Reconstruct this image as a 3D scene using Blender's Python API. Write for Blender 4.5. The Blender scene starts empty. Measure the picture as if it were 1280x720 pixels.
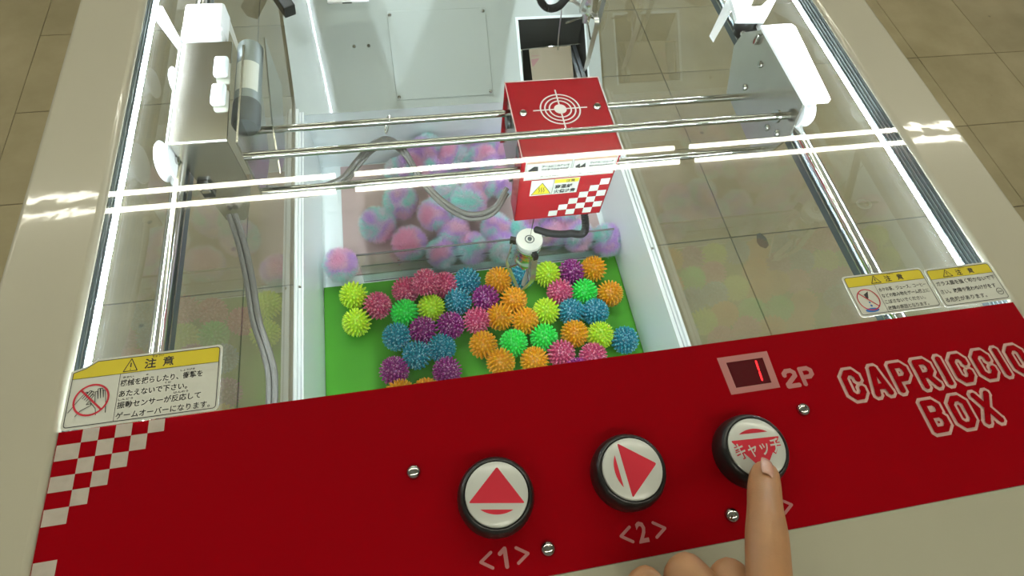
import bpy, bmesh, math, random
import numpy as np
from mathutils import Vector, Matrix, noise
random.seed(7)
C = bpy.context.scene.collection
S = bpy.context.scene
# ---------------------------------------------------------------- camera
FPX = 713.43
H = 0.40                                   # camera height above the glass (z = 0)
AX = Matrix(((0.9827, -0.1132, 0.1465), (-0.1693, -0.8694, 0.4641), (0.0748, -0.4809, -0.8736)))
r_ = AX.col[0].normalized(); f_ = AX.col[2].copy(); f_ = (f_ - r_ * f_.dot(r_)).normalized(); d_ = f_.cross(r_)
AX = Matrix((r_, d_, f_)).transposed()
cd = bpy.data.cameras.new('camera'); cam = bpy.data.objects.new('camera', cd); C.objects.link(cam)
cd.sensor_width = 36; cd.lens = FPX / 1280 * 36; cd.clip_start = 0.01; cd.clip_end = 60
cam.matrix_world = Matrix.Translation((0, 0, H)) @ Matrix((r_, -d_, -f_)).transposed().to_4x4()
S.camera = cam
# ---------------------------------------------------------------- world, exposure
W = bpy.data.worlds.new('world'); S.world = W; W.use_nodes = True
W.node_tree.nodes['Background'].inputs[0].default_value = (0.78, 0.76, 0.66, 1)
W.node_tree.nodes['Background'].inputs[1].default_value = 0.30
S.view_settings.view_transform = 'Standard'; S.view_settings.look = 'None'
S.view_settings.exposure = 0.0; S.view_settings.gamma = 1
S.cycles.transparent_max_bounces = 32; S.cycles.max_bounces = 12; S.cycles.sample_clamp_indirect = 6
TUBE_E = 30.0; LED_E = 620.0; LED_ADDED = 250.0

def ray(x, y):
    return AX @ Vector(((x - 640) / FPX, (y - 360) / FPX, 1))
def un(x, y, z=0.):
    d = ray(x, y); t = (z - H) / d.z; return Vector((0, 0, H)) + d * t
def unX(x, y, X):
    d = ray(x, y); return Vector((0, 0, H)) + d * (X / d.x)

# ---------------------------------------------------------------- materials
def pb(name, col, rough=.5, metal=0., spec=.5, coat=0., trans=0., ior=1.5, emit=None, es=0., bump=None, var=None, sss=0., coatr=.05):
    m = bpy.data.materials.new(name); m.use_nodes = True; nt = m.node_tree; b = nt.nodes['Principled BSDF']
    b.inputs['Base Color'].default_value = (*col, 1); b.inputs['Roughness'].default_value = rough
    b.inputs['Metallic'].default_value = metal; b.inputs['Specular IOR Level'].default_value = spec
    b.inputs['Coat Weight'].default_value = coat; b.inputs['Coat Roughness'].default_value = coatr
    b.inputs['Transmission Weight'].default_value = trans; b.inputs['IOR'].default_value = ior
    if sss: b.inputs['Subsurface Weight'].default_value = sss; b.inputs['Subsurface Scale'].default_value = .01
    if emit: b.inputs['Emission Color'].default_value = (*emit, 1); b.inputs['Emission Strength'].default_value = es
    tc = nt.nodes.new('ShaderNodeTexCoord')
    if var:                                   # (scale, amount): soft colour variation of the thing itself
        n = nt.nodes.new('ShaderNodeTexNoise'); n.inputs['Scale'].default_value = var[0]; n.inputs['Detail'].default_value = 5
        nt.links.new(tc.outputs['Object'], n.inputs['Vector'])
        r = nt.nodes.new('ShaderNodeMapRange'); r.inputs[3].default_value = 1 - var[1]; r.inputs[4].default_value = 1 + var[1]
        nt.links.new(n.outputs['Fac'], r.inputs[0])
        mx = nt.nodes.new('ShaderNodeMix'); mx.data_type = 'RGBA'; mx.blend_type = 'MULTIPLY'; mx.inputs[0].default_value = 1
        mx.inputs[6].default_value = (*col, 1); nt.links.new(r.outputs[0], mx.inputs[7]); nt.links.new(mx.outputs[2], b.inputs['Base Color'])
    if bump:                                  # (scale, strength, distance)
        n = nt.nodes.new('ShaderNodeTexNoise'); n.inputs['Scale'].default_value = bump[0]; n.inputs['Detail'].default_value = 2
        nt.links.new(tc.outputs['Object'], n.inputs['Vector'])
        bp = nt.nodes.new('ShaderNodeBump'); bp.inputs['Strength'].default_value = bump[1]; bp.inputs['Distance'].default_value = bump[2]
        nt.links.new(n.outputs['Fac'], bp.inputs['Height']); nt.links.new(bp.outputs[0], b.inputs['Normal'])
        if coat: nt.links.new(bp.outputs[0], b.inputs['Coat Normal'])
    return m
def glass(name, tint, f0=.04, rough=0., haze_dirt=0.):
    m = bpy.data.materials.new(name); m.use_nodes = True; nt = m.node_tree; nt.nodes.clear()
    o = nt.nodes.new('ShaderNodeOutputMaterial'); mx = nt.nodes.new('ShaderNodeMixShader')
    t = nt.nodes.new('ShaderNodeBsdfTransparent'); t.inputs[0].default_value = (*tint, 1)
    g = nt.nodes.new('ShaderNodeBsdfGlossy'); g.inputs['Roughness'].default_value = rough
    lw = nt.nodes.new('ShaderNodeLayerWeight'); lw.inputs[0].default_value = .5
    p = nt.nodes.new('ShaderNodeMath'); p.operation = 'POWER'; p.inputs[1].default_value = 5
    a = nt.nodes.new('ShaderNodeMath'); a.operation = 'MULTIPLY_ADD'; a.inputs[1].default_value = 1 - f0; a.inputs[2].default_value = f0
    nt.links.new(lw.outputs['Facing'], p.inputs[0]); nt.links.new(p.outputs[0], a.inputs[0]); nt.links.new(a.outputs[0], mx.inputs[0])
    nt.links.new(t.outputs[0], mx.inputs[1]); nt.links.new(g.outputs[0], mx.inputs[2]); nt.links.new(mx.outputs[0], o.inputs[0])
    if haze_dirt:                                    # diffuse share: light veil painted over side panes, dirt in the smudge
        df = nt.nodes.new('ShaderNodeBsdfDiffuse'); df.inputs[0].default_value = (.8, .82, .74, 1); m2 = nt.nodes.new('ShaderNodeMixShader')
        m2.inputs[0].default_value = haze_dirt; nt.links.new(mx.outputs[0], m2.inputs[1]); nt.links.new(df.outputs[0], m2.inputs[2]); nt.links.new(m2.outputs[0], o.inputs[0])
    return m
M = {}
M['cream'] = pb('cream_paint', (.415, .40, .305), .42, coat=.6, coatr=.03, bump=(55, .12, .0005))
M['creamfront'] = pb('cream_front_paint', (.36, .355, .265), .4, coat=.3, bump=(120, .1, .0006))
M['red'] = pb('red_print', (.245, .0, .0035), .4, spec=.05)
M['redgloss'] = pb('red_gloss', (.30, .001, .008), .25, spec=.25)
M['pink'] = pb('pinkish_print', (.52, .33, .29), .45)
M['pinkdim'] = pb('faded_pink_print', (.40, .16, .15), .45)
M['greyprint'] = pb('grey_print', (.42, .38, .32), .45, var=(160, .18))
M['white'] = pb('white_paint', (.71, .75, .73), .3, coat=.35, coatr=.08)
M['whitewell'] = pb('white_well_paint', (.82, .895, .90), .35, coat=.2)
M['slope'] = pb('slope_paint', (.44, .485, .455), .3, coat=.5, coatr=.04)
M['whiteplastic'] = pb('white_plastic', (.85, .87, .87), .3)
M['print'] = pb('sticker_paper', (.60, .62, .55), .4)
M['yellow'] = pb('sticker_yellow', (.62, .52, .02), .4)
M['ink'] = pb('black_ink', (.02, .02, .022), .5)
M['inkred'] = pb('red_ink', (.50, .01, .03), .5)
M['inkblue'] = pb('blue_ink', (.02, .13, .42), .5)
M['chrome'] = pb('chrome', (.46, .46, .43), .06, metal=1)
M['plate'] = pb('mirror_steel', (.78, .74, .64), .14, metal=1)
M['clawsteel'] = pb('claw_steel', (.72, .71, .68), .30, metal=1)
M['clawbody'] = pb('claw_chrome', (.80, .80, .78), .2, metal=1)
M['bright'] = pb('polished_chrome', (.80, .79, .76), .12, metal=1)
M['steel'] = pb('brushed_steel', (.56, .55, .49), .24, metal=1, var=(60, .08))
M['alu'] = pb('aluminium', (.42, .46, .48), .3, metal=1)
M['darkalu'] = pb('dark_channel', (.10, .12, .12), .35, metal=.8)
M['black'] = pb('black_plastic', (.012, .013, .012), .28)
M['blackrub'] = pb('black_rubber', (.015, .015, .016), .5)
M['greycable'] = pb('grey_cable', (.105, .10, .085), .4)
M['motor'] = pb('motor_grey', (.26, .30, .29), .4, metal=.5)
M['motorcap'] = pb('motor_cap', (.075, .085, .08), .5)
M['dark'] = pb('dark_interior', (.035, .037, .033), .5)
M['led'] = pb('led', (.9, .9, 1), .4, emit=(.80, .90, 1.), es=LED_E)
M['ledadded'] = pb('added_front_led', (.9, .9, 1), .4, emit=(.80, .90, 1.), es=LED_ADDED)  # glow of the added front strip
M['tube'] = pb('lit_tube', (1, 1, .95), .4, emit=(1, .97, .82), es=TUBE_E)
M['digit'] = pb('lit_digit', (.9, .02, .02), .4, emit=(1., .02, .03), es=1.6)
M['digitoff'] = pb('red_filter_window', (.07, .003, .006), .2)
M['green'] = pb('green_felt', (.055, .31, .004), .7, var=(9, .12), bump=(300, .15, .0005))
M['beige'] = pb('beige_board', (.50, .37, .35), .55, var=(12, .05))
M['ceiling'] = pb('ceiling_board', (.62, .61, .55), .8, var=(3, .04))
M['grout'] = pb('tile_grout', (.085, .072, .045), .9)
M['glass'] = glass('pane_glass', (.955, .985, .955), .055)
M['sideglass'] = glass('side_pane_glass', (.96, .99, .965), .09, haze_dirt=.05)  # light veil over the view through, mixed in as diffuse
M['acrylic'] = glass('clear_acrylic', (.93, .96, .95), .06)
M['acryledge'] = pb('acrylic_edge', (.22, .21, .22), .15, trans=.3)
M['nail'] = pb('nail', (.52, .30, .22), .25, coat=.3)
M['skin'] = pb('skin', (.36, .185, .08), .5, sss=.12, var=(55, .28), bump=(900, .2, .0006))
M['body'] = pb('cabinet_body', (.60, .62, .58), .5)

def tile_mat():
    m = pb('floor_tile', (.30, .24, .14), .38, spec=.4); nt = m.node_tree; b = nt.nodes['Principled BSDF']
    g = nt.nodes.new('ShaderNodeNewGeometry'); oi = nt.nodes.new('ShaderNodeObjectInfo')
    n = nt.nodes.new('ShaderNodeTexNoise'); n.inputs['Scale'].default_value = 3.2; n.inputs['Detail'].default_value = 8; n.inputs['Roughness'].default_value = .62
    nt.links.new(g.outputs['Position'], n.inputs['Vector'])
    cr = nt.nodes.new('ShaderNodeValToRGB'); cr.color_ramp.elements[0].position = .3; cr.color_ramp.elements[0].color = (.285, .245, .135, 1)
    cr.color_ramp.elements[1].position = .75; cr.color_ramp.elements[1].color = (.42, .365, .225, 1)
    nt.links.new(n.outputs['Fac'], cr.inputs[0])
    v = nt.nodes.new('ShaderNodeTexVoronoi'); v.inputs['Scale'].default_value = 5.5; nt.links.new(g.outputs['Position'], v.inputs['Vector'])
    sp = nt.nodes.new('ShaderNodeMapRange'); sp.inputs[1].default_value = .03; sp.inputs[2].default_value = .055; sp.inputs[3].default_value = .55; sp.inputs[4].default_value = 1
    nt.links.new(v.outputs['Distance'], sp.inputs[0])
    mr = nt.nodes.new('ShaderNodeMapRange'); mr.inputs[3].default_value = .93; mr.inputs[4].default_value = 1.07; nt.links.new(oi.outputs['Random'], mr.inputs[0])
    mu = nt.nodes.new('ShaderNodeMath'); mu.operation = 'MULTIPLY'; nt.links.new(sp.outputs[0], mu.inputs[0]); nt.links.new(mr.outputs[0], mu.inputs[1])
    mx = nt.nodes.new('ShaderNodeMix'); mx.data_type = 'RGBA'; mx.blend_type = 'MULTIPLY'; mx.inputs[0].default_value = 1
    nt.links.new(cr.outputs[0], mx.inputs[6]); nt.links.new(mu.outputs[0], mx.inputs[7]); nt.links.new(mx.outputs[2], b.inputs['Base Color'])
    return m
M['tile'] = tile_mat()

# ---------------------------------------------------------------- mesh helpers
class MB:
    def __init__(s): s.v = []; s.f = []; s.sm = []
    def add(s, vs, fs, smooth=False, mat=None):
        o = len(s.v)
        for v in vs: s.v.append(tuple(mat @ Vector(v)) if mat else tuple(v))
        for f in fs: s.f.append([i + o for i in f]); s.sm.append(smooth)
        return s
    def box(s, x0, x1, y0, y1, z0, z1, mat=None):
        vs = [(x, y, z) for z in (z0, z1) for y in (y0, y1) for x in (x0, x1)]
        return s.add(vs, [(0, 2, 3, 1), (4, 5, 7, 6), (0, 1, 5, 4), (2, 6, 7, 3), (0, 4, 6, 2), (1, 3, 7, 5)], mat=mat)
    def rbox(s, x0, x1, y0, y1, z0, z1, r, n=3, mat=None):      # box with rounded edges
        bm = bmesh.new(); bmesh.ops.create_cube(bm, size=1)
        for v in bm.verts: v.co = Vector(((x0 + x1) / 2 + v.co.x * (x1 - x0), (y0 + y1) / 2 + v.co.y * (y1 - y0), (z0 + z1) / 2 + v.co.z * (z1 - z0)))
        bmesh.ops.bevel(bm, geom=list(bm.edges), offset=r, segments=n, profile=.5, affect='EDGES'); bm.normal_update()
        bm.verts.index_update(); s.add([v.co[:] for v in bm.verts], [[v.index for v in f.verts] for f in bm.faces], True, mat)
        for i, f in enumerate(bm.faces):                        # the large faces stay truly flat
            if max(abs(f.normal.x), abs(f.normal.y), abs(f.normal.z)) > .999: s.sm[len(s.sm) - len(bm.faces) + i] = False
        bm.free(); return s
    def lathe(s, prof, n=24, mat=None, smooth=True):            # prof: (r, z) list; r = 0 closes
        vs = []; fs = []; rings = []
        for r, z in prof:
            if r < 1e-9: rings.append([len(vs)]); vs.append((0, 0, z))
            else:
                rings.append(list(range(len(vs), len(vs) + n)))
                for i in range(n): a = 2 * math.pi * i / n; vs.append((r * math.cos(a), r * math.sin(a), z))
        for a, b in zip(rings, rings[1:]):
            for i in range(n):
                j = (i + 1) % n
                if len(a) == 1 and len(b) == 1: continue
                if len(a) == 1: fs.append((a[0], b[i], b[j]))
                elif len(b) == 1: fs.append((a[i], b[0], a[j]))
                else: fs.append((a[i], b[i], b[j], a[j]))
        return s.add(vs, fs, smooth, mat)
    def tube(s, pts, r, n=10, cap=True, rr=None):
        P = [Vector(p) for p in pts]; up = Vector((0, 0, 1)); vs = []; fs = []; prev = None
        for k, p in enumerate(P):
            t = (P[min(k + 1, len(P) - 1)] - P[max(k - 1, 0)]).normalized()
            if prev is None: a = t.cross(up if abs(t.z) < .9 else Vector((1, 0, 0))).normalized()
            else: a = (prev - t * prev.dot(t)).normalized()
            prev = a; b = t.cross(a); q = rr[k] if rr else r
            for i in range(n): th = 2 * math.pi * i / n; vs.append(tuple(p + a * math.cos(th) * q + b * math.sin(th) * q))
        for k in range(len(P) - 1):
            for i in range(n):
                j = (i + 1) % n; fs.append((k * n + i, k * n + j, (k + 1) * n + j, (k + 1) * n + i))
        if cap: fs.append(tuple(range(n))[::-1]); fs.append(tuple((len(P) - 1) * n + i for i in range(n)))
        return s.add(vs, fs, True)
    def prism(s, pts, off):                                     # polygon (3d) extruded by a vector
        P = [Vector(p) for p in pts]; o = Vector(off); n = len(P)
        return s.add([tuple(p) for p in P] + [tuple(p + o) for p in P], [tuple(range(n)), tuple(range(2 * n - 1, n - 1, -1))] + [(i, i + n, (i + 1) % n + n, (i + 1) % n) for i in range(n)])
    def build(s, name, mat, parent=None):
        me = bpy.data.meshes.new(name); me.from_pydata(s.v, [], s.f)
        me.polygons.foreach_set('use_smooth', s.sm); me.materials.append(M[mat] if isinstance(mat, str) else mat); me.update()
        if any(s.sm): me.set_sharp_from_angle(angle=math.radians(42)); me.polygons.foreach_set('use_smooth', s.sm); me.update()
        o = bpy.data.objects.new(name, me); C.objects.link(o)
        if parent: o.parent = parent
        return o
def recalc(o):
    bm = bmesh.new(); bm.from_mesh(o.data); bmesh.ops.recalc_face_normals(bm, faces=bm.faces); bm.to_mesh(o.data); bm.free(); return o
def tag(o, label, cat, group=None):
    o['label'] = label; o['category'] = cat
    if group: o['group'] = group
    return o
def empty(name, loc=(0, 0, 0)):
    o = bpy.data.objects.new(name, None); o.empty_display_size = .02; o.location = loc; C.objects.link(o); return o
def spline(pts, k=8):
    P = [Vector(p) for p in pts]; P = [P[0] * 2 - P[1]] + P + [P[-1] * 2 - P[-2]]; out = []
    for i in range(1, len(P) - 2):
        a, b, c, d = P[i - 1:i + 3]
        for j in range(k):
            t = j / k; out.append(.5 * ((2 * b) + (c - a) * t + (2 * a - 5 * b + 4 * c - d) * t * t + (3 * b - a - 3 * c + d) * t ** 3))
    return out + [P[-2]]
# flat print helpers: a frame maps (u, v, lift) to 3d
def frame(o, u, v, n):
    m = Matrix((Vector(u), Vector(v), Vector(n))).transposed().to_4x4(); m.translation = Vector(o); return m
def stroke(mb, fr, segs, w, z, n=10, round_=True, oct_=False):
    ra = w / 2 / (math.cos(math.pi / 8) if oct_ else 1); ph = math.pi / 8 if oct_ else 0
    for poly in segs:
        for (a, b) in zip(poly, poly[1:]):
            z += 4e-6
            a_ = Vector(a); b_ = Vector(b); d = b_ - a_
            if d.length < 1e-9: continue
            d.normalize(); q = Vector((-d.y, d.x)) * w / 2
            mb.add([(*(a_ + q), z), (*(a_ - q), z), (*(b_ - q), z), (*(b_ + q), z)], [(0, 1, 2, 3)], mat=fr)
        if round_:
            for p in poly:
                z += 4e-6
                mb.add([(p[0] + math.cos(t * 2 * math.pi / n + ph) * ra, p[1] + math.sin(t * 2 * math.pi / n + ph) * ra, z) for t in range(n)], [tuple(range(n))], mat=fr)
def poly2(mb, fr, pts, z): mb.add([(x, y, z) for x, y in pts], [tuple(range(len(pts)))], mat=fr)
def rect2(mb, fr, x0, y0, x1, y1, z): poly2(mb, fr, [(x0, y0), (x1, y0), (x1, y1), (x0, y1)], z)
def rrect(x0, y0, x1, y1, r, n=4):
    out = []
    for cx, cy, a0 in ((x1 - r, y1 - r, 0), (x0 + r, y1 - r, 90), (x0 + r, y0 + r, 180), (x1 - r, y0 + r, 270)):
        for i in range(n + 1): a = math.radians(a0 + 90 * i / n); out.append((cx + r * math.cos(a), cy + r * math.sin(a)))
    return out
def circ(cx, cy, rx, ry=None, n=28): ry = ry or rx; return [(cx + rx * math.cos(2 * math.pi * i / n), cy + ry * math.sin(2 * math.pi * i / n)) for i in range(n)]
def ring(mb, fr, cx, cy, r, w, z, n=40):
    a = circ(cx, cy, r + w / 2, n=n); b = circ(cx, cy, r - w / 2, n=n)
    mb.add([(x, y, z) for x, y in a + b], [(i, (i + 1) % n, n + (i + 1) % n, n + i) for i in range(n)], mat=fr)
TXT = {}
def text(mb, fr, s, x, y, h, z, bold=0., width=None, shear=0.):
    """lettering as flat geometry; h = nominal letter size; width = total width to fit"""
    k = (s, bold, shear)
    if k not in TXT:
        cu = bpy.data.curves.new('t', 'FONT'); cu.body = s; cu.size = 1; cu.offset = bold; cu.shear = shear; cu.resolution_u = 2
        o = bpy.data.objects.new('t', cu); C.objects.link(o); dg = bpy.context.evaluated_depsgraph_get()
        me = bpy.data.meshes.new_from_object(o.evaluated_get(dg)); TXT[k] = ([v.co.copy() for v in me.vertices], [list(p.vertices) for p in me.polygons])
        bpy.data.objects.remove(o); bpy.data.curves.remove(cu); bpy.data.meshes.remove(me)
    vs, fs = TXT[k]
    if not vs: return
    x0 = min(v.x for v in vs); x1 = max(v.x for v in vs); sx = h if width is None else width / max(1e-6, (x1 - x0))
    mb.add([(x + (v.x - x0) * sx, y + v.y * h, z) for v in vs], fs, mat=fr)

# ================================================================ THE ROOM
ZF = -1.15                                 # floor level
floor = MB().box(-5, 6.5, -3, 8, ZF - .12, ZF - .004).build('floor', 'grout'); floor['kind'] = 'structure'
tp = .392; tm = None
for i in range(-6, 8):
    for j in range(-3, 8):
        x0 = 1.03 + tp * i; y0 = .92 + .4 * j
        if x0 + tp < -2.2 or x0 > 3.6 or y0 + .4 < -.6 or y0 > 4: continue
        if tm is None:
            tile = MB().rbox(.0014, tp - .0014, .0014, .3986, -.0039, 0, .0012, 1).build('floor_tile', 'tile', floor); tm = tile
        else: tile = tm.copy(); C.objects.link(tile)
        tile.location = (x0, y0, ZF)
# outside the tiled area that can be seen, the same floor goes on
o = MB()
for a in ((-4.9, 1.03 - 6 * tp, -2.9, 7.9), (1.03 + 8 * tp, 6.4, -2.9, 7.9)): o.box(a[0], a[1], a[2], a[3], ZF - .004, ZF)
for a in ((-2.9, .92 - 1.2), (.92 + 3.2, 7.9)): o.box(1.03 - 6 * tp, 1.03 + 8 * tp, a[0], a[1], ZF - .004, ZF)
o.build('floor_surround', 'tile', floor)['kind'] = 'stuff'
ZC = 1.65
ceil = MB().box(-5, 6.5, -3, 8, ZC, ZC + .1).build('ceiling', 'ceiling'); ceil['kind'] = 'structure'
# twin-tube fluorescent fixtures in rows under the ceiling
fx0 = None
for r, Y in enumerate((1.683, 4.35, -1.0)):
    for k in range(-2, 3):
        x0 = -.257 + 1.581 * k
        if abs(k) == 2 and r: continue
        if fx0 is None:
            fx = empty('ceiling_light')
            MB().prism([(.0, -.09, .05), (0, -.022, .012), (0, .022, .012), (0, .09, .05)], (1.50, 0, 0)).build('light_housing', 'ceiling', fx)
            for s in (-1, 1): MB().tube([(.0, s * .043, .012), (1.498, s * .043, .012)], .0115, 14).build('light_tube', 'tube', fx)
            fx0 = fx
        else:
            fx = fx0.copy(); C.objects.link(fx)
            for ch in list(fx0.children): c = ch.copy(); C.objects.link(c); c.parent = fx
        fx.location = (x0, Y, ZC - .05)
        tag(fx, 'twin tube ceiling light mirrored as two bright lines in the glass top', 'light', 'ceiling lights above the machine')
        side = {-2: 'far left end', -1: 'left', 0: 'middle', 1: 'right', 2: 'far right end'}[k]
        fx['label'] = ('twin tube ceiling light mirrored in the glass top, %s of its row' % side) if not r else 'twin tube ceiling light of the row %s, %s one' % ('beyond the machine' if r == 1 else 'behind the viewer', side)
        if r: fx['group'] = 'ceiling lights of the other rows'

# ================================================================ THE CABINET
cab = empty('claw_machine', (.12, .15, ZF))
tag(cab, 'cream framed claw machine with glass top and red control panel', 'claw machine')
def cp(mb, name, mat, parent=None, kind=None):
    o = mb.build(name, mat, parent)
    if parent is None: o.parent = cab; o.matrix_parent_inverse = Matrix.Translation((-.12, -.15, -ZF))
    if kind: o['kind'] = kind
    return o
XL, XR = -.2505, .4885                     # inner edges of the frame
YB = 2.05                                  # back end of the machine
ZR = -.60                                  # rim of the prize well
for side, (xa, xb) in (('l', (-.3145, XL)), ('r', (XR, .5555))):
    cp(MB().rbox(xa, xb, -.075, YB + .06, -.0165, .0022, .0055, 4), 'frame_rail', 'cream')
cp(MB().rbox(XL, XR, YB, YB + .06, -.05, .002, .004), 'rear_rail', 'cream')
fl = cp(MB().rbox(XL, XR, -.075, .0052, -.05, .0009, .0006), 'front_ledge', 'creamfront')
# glass
cp(MB().add([(XL, .1432, -.001), (XR, .1432, -.001), (XR, YB, -.001), (XL, YB, -.001)], [(0, 1, 2, 3)]).add([], []), 'top_glass', 'glass')
for X in (XL - .004, XR + .003):
    cp(MB().add([(X, .13, -.0185), (X, YB, -.0185), (X, YB, ZR), (X, .13, ZR)], [(0, 1, 2, 3)]), 'side_glass', 'sideglass')
# LED channels under the frame
for sgn, X, zz in ((1, XL, -.0135), (-1, XR, -.0185)):
    lo_, hi_ = sorted((X - .0045 * sgn, X + .0003 * sgn))
    c = cp(MB().box(lo_, hi_, .142, YB, zz - .0045, -.002), 'led_channel', 'darkalu')
    rb = MB(); n_ = 2 if sgn > 0 else 4
    for q in range(n_):
        z_ = -.0045 - q * .0036; lo_, hi_ = sorted((X + .0003 * sgn, X + .0013 * sgn)); rb.box(lo_, hi_, .142, YB, z_ - .0010, z_)
    rb.build('channel_rib', 'alu', c)
    y = .16; ld = MB(); lo_, hi_ = sorted((X + .0004 * sgn, X + .0016 * sgn))
    while y < YB - .05:
        ld.box(lo_, hi_, y, y + .0052, zz - .0030, zz - .0014); y += .0070
    l = ld.build('led', 'led', c); l['kind'] = 'stuff'
# an unseen third strip, added under the panel edge to brighten the well
c = cp(MB().box(XL + .004, XR - .004,   .131, .1425, -.020, -.009), 'led_channel', 'darkalu')
ld = MB(); x = XL + .02
while x < XR - .02: ld.box(x, x + .0058, .1425, .1440, -.0185, -.0130); x += .0075
l = ld.build('led', 'ledadded', c); l['kind'] = 'stuff'
# body below the rim
ZW = -.782                                 # well floor
b = MB().box(XL - .0045, XR + .004, .10, .13, ZF + .06, -.05).box(XL - .0045, XR + .004, YB, YB + .02, ZF + .06, -.05)
b.box(XL - .0045, XL + .002, .13, YB, ZF + .06, ZR - .002).box(XR - .004, XR + .004, .13, YB, ZF + .06, ZR - .002)
b.box(XL - .0045, XR + .004, .13, YB, ZW - .03, ZW - .006)
cp(b, 'body_panel', 'body')
cp(MB().rbox(XL - .02, XR + .02, -.06, .099, -.17, -.051, .006), 'front_body', 'creamfront')
for fx_ in (XL + .03, XR - .06):
    for fy in (.16, YB - .1): cp(MB().lathe([(0, 0), (.022, 0), (.022, .012), (.008, .014), (.008, .062), (0, .062)], 16, Matrix.Translation((fx_, fy, ZF))), 'foot', 'black')
# rims of aluminium and white well walls (inner walls at xl, xr)
xl, xr = -.2345, .4685
YS = 1.045
cp(MB().box(xl - .004, xl, .16, YS, ZW - .004, ZR + .001), 'well_wall', 'whitewell')
cp(MB().box(xr, xr + .004, .16, YS, ZW - .004, ZR + .001), 'well_wall', 'whitewell')
cp(MB().box(xl, xr, .131, .16, ZW - .004, ZR), 'well_wall', 'whitewell')
cp(MB().box(xl, xr, YS, YS + .004, ZW - .004, ZR - .001), 'well_wall', 'whitewell')
cp(MB().box(xl, xr, .16, YS, ZW - .006, ZW - .0015), 'well_floor', 'whitewell')
for s, x0, x1 in ((1, XL, xl), (-1, xr, XR)):
    rim = MB().rbox(x0, x1, .13, YS + .01, ZR, ZR + .004, .001)
    e = x0 if s > 0 else x1
    rim.rbox(min(e, e + s * .006), max(e, e + s * .006), .13, YS + .01, ZR + .0035, ZR + .012, .001)
    ro = cp(rim, 'well_rim', 'white')
    MB().box(min(e + s * .0105, e + s * .0125), max(e + s * .0105, e + s * .0125), .13, YS + .01, ZR + .004, ZR + .0046).build('rim_groove', 'alu', ro)
    for yy in (.25, .585, .93):
        MB().lathe([(.0028, 0), (.0028, .0008), (.0012, .0016), (0, .0017)], 14, Matrix.Translation((e + s * .0085, yy, ZR + .004))).build('screw', 'chrome', ro)
# ---- sloping white panel behind the well, rising to the middle ridge
SA = math.radians(36); su = Vector((0, math.cos(SA), math.sin(SA))); sn = Vector((0, -math.sin(SA), math.cos(SA)))
SF = frame((0, YS, ZR), (1, 0, 0), su, sn)          # u = X, v = along the slope
LS = .46
hx0, hx1, hv0, hv1 = .288, .452, .028, .188
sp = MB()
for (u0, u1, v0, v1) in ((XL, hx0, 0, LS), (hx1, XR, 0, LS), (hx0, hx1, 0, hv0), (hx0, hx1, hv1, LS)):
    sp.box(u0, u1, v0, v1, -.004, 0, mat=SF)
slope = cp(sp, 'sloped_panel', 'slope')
ap = MB().rbox(-.0195, .2115, .019, .219, .0002, .0022, .0007, 1, mat=SF).build('access_panel', 'slope', slope)
for u, v in ((-.0135, .026), (.2055, .026), (-.0135, .211), (.2055, .211)):
    MB().lathe([(.0042, .0022), (.0042, .003), (.0028, .0046), (0, .005)], 16, SF @ Matrix.Translation((u, v, 0))).build('screw', 'chrome', slope)
for u, v in ((-.1025, .146), (-.0695, .146)):
    MB().lathe([(.0042, 0), (.0042, .001), (.0028, .003), (0, .0034)], 16, SF @ Matrix.Translation((u, v, 0))).build('screw', 'chrome', slope)
top = SF @ Vector((0, LS, 0))
cp(MB().box(XL, XR, top.y, top.y + .12, top.z - .004, top.z), 'middle_ridge', 'white')
cp(MB().prism([(XL, top.y + .12, top.z), (XL, YB, ZR - .0), (XL, YB, ZR - .004), (XL, top.y + .12, top.z - .004)], (XR - XL, 0, 0)), 'sloped_panel', 'white')
# prize chute behind the opening in the slope
A = lambda u, v, z=0: SF @ Vector((u, v, z))
h = [A(hx0, hv0), A(hx1, hv0), A(hx1, hv1), A(hx0, hv1)]; lo = ZF + .25
t_ = .002
chute = MB()
chute.prism([h[0], h[3], (hx0, h[3].y, lo), (hx0, h[0].y, lo)], (-t_, 0, 0))
chute.prism([h[1], h[2], (hx1, h[2].y, lo), (hx1, h[1].y, lo)], (t_, 0, 0))
chute.prism([h[3], h[2], (hx1, h[2].y, lo), (hx0, h[3].y, lo)], (0, t_, 0))
chute.prism([h[0], h[1], (hx1, h[1].y, lo), (hx0, h[0].y, lo)], (0, -t_, 0))
chute.box(hx0, hx1, h[0].y, h[3].y, lo - .002, lo)
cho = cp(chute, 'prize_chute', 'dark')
MB().prism([h[0] + Vector((.0005, 0, -.002)), h[3] + Vector((.0005, 0, -.002)), (hx0 + .0005, h[3].y, -.72), (hx0 + .0005, h[0].y, -.76)], (.001, 0, 0)).build('chute_liner', 'whitewell', cho)
f0 = un(661, 62, -.545); f1 = un(712, 58, -.545); fz = -.545
MB().prism([(f0.x, h[0].y + .003, fz - .045), (f1.x, h[0].y + .003, fz - .045), (f1.x + .002, f1.y, fz), (f0.x, f0.y, fz)], (0, 0, .002)).build('chute_reflection', pb('tan_reflection', (.27, .225, .15), .5), cho)  # plate coloured as the control panel's reflection inside the chute
sl = .045 / (f0.y - h[0].y - .003)
FF = frame((f0.x, f0.y, fz + .0025), (1, 0, 0), Vector((0, 1, sl)).normalized(), Vector((0, -sl, 1)).normalized())
zz_ = MB(); stroke(zz_, FF, [[(.004 + i * .0025, -.020 + (i % 2) * .003) for i in range(9)]], .0012, 0, 6, False); poly2(zz_, FF, [(.002, -.027), (.024, -.025), (.004, -.047)], 0)
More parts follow.
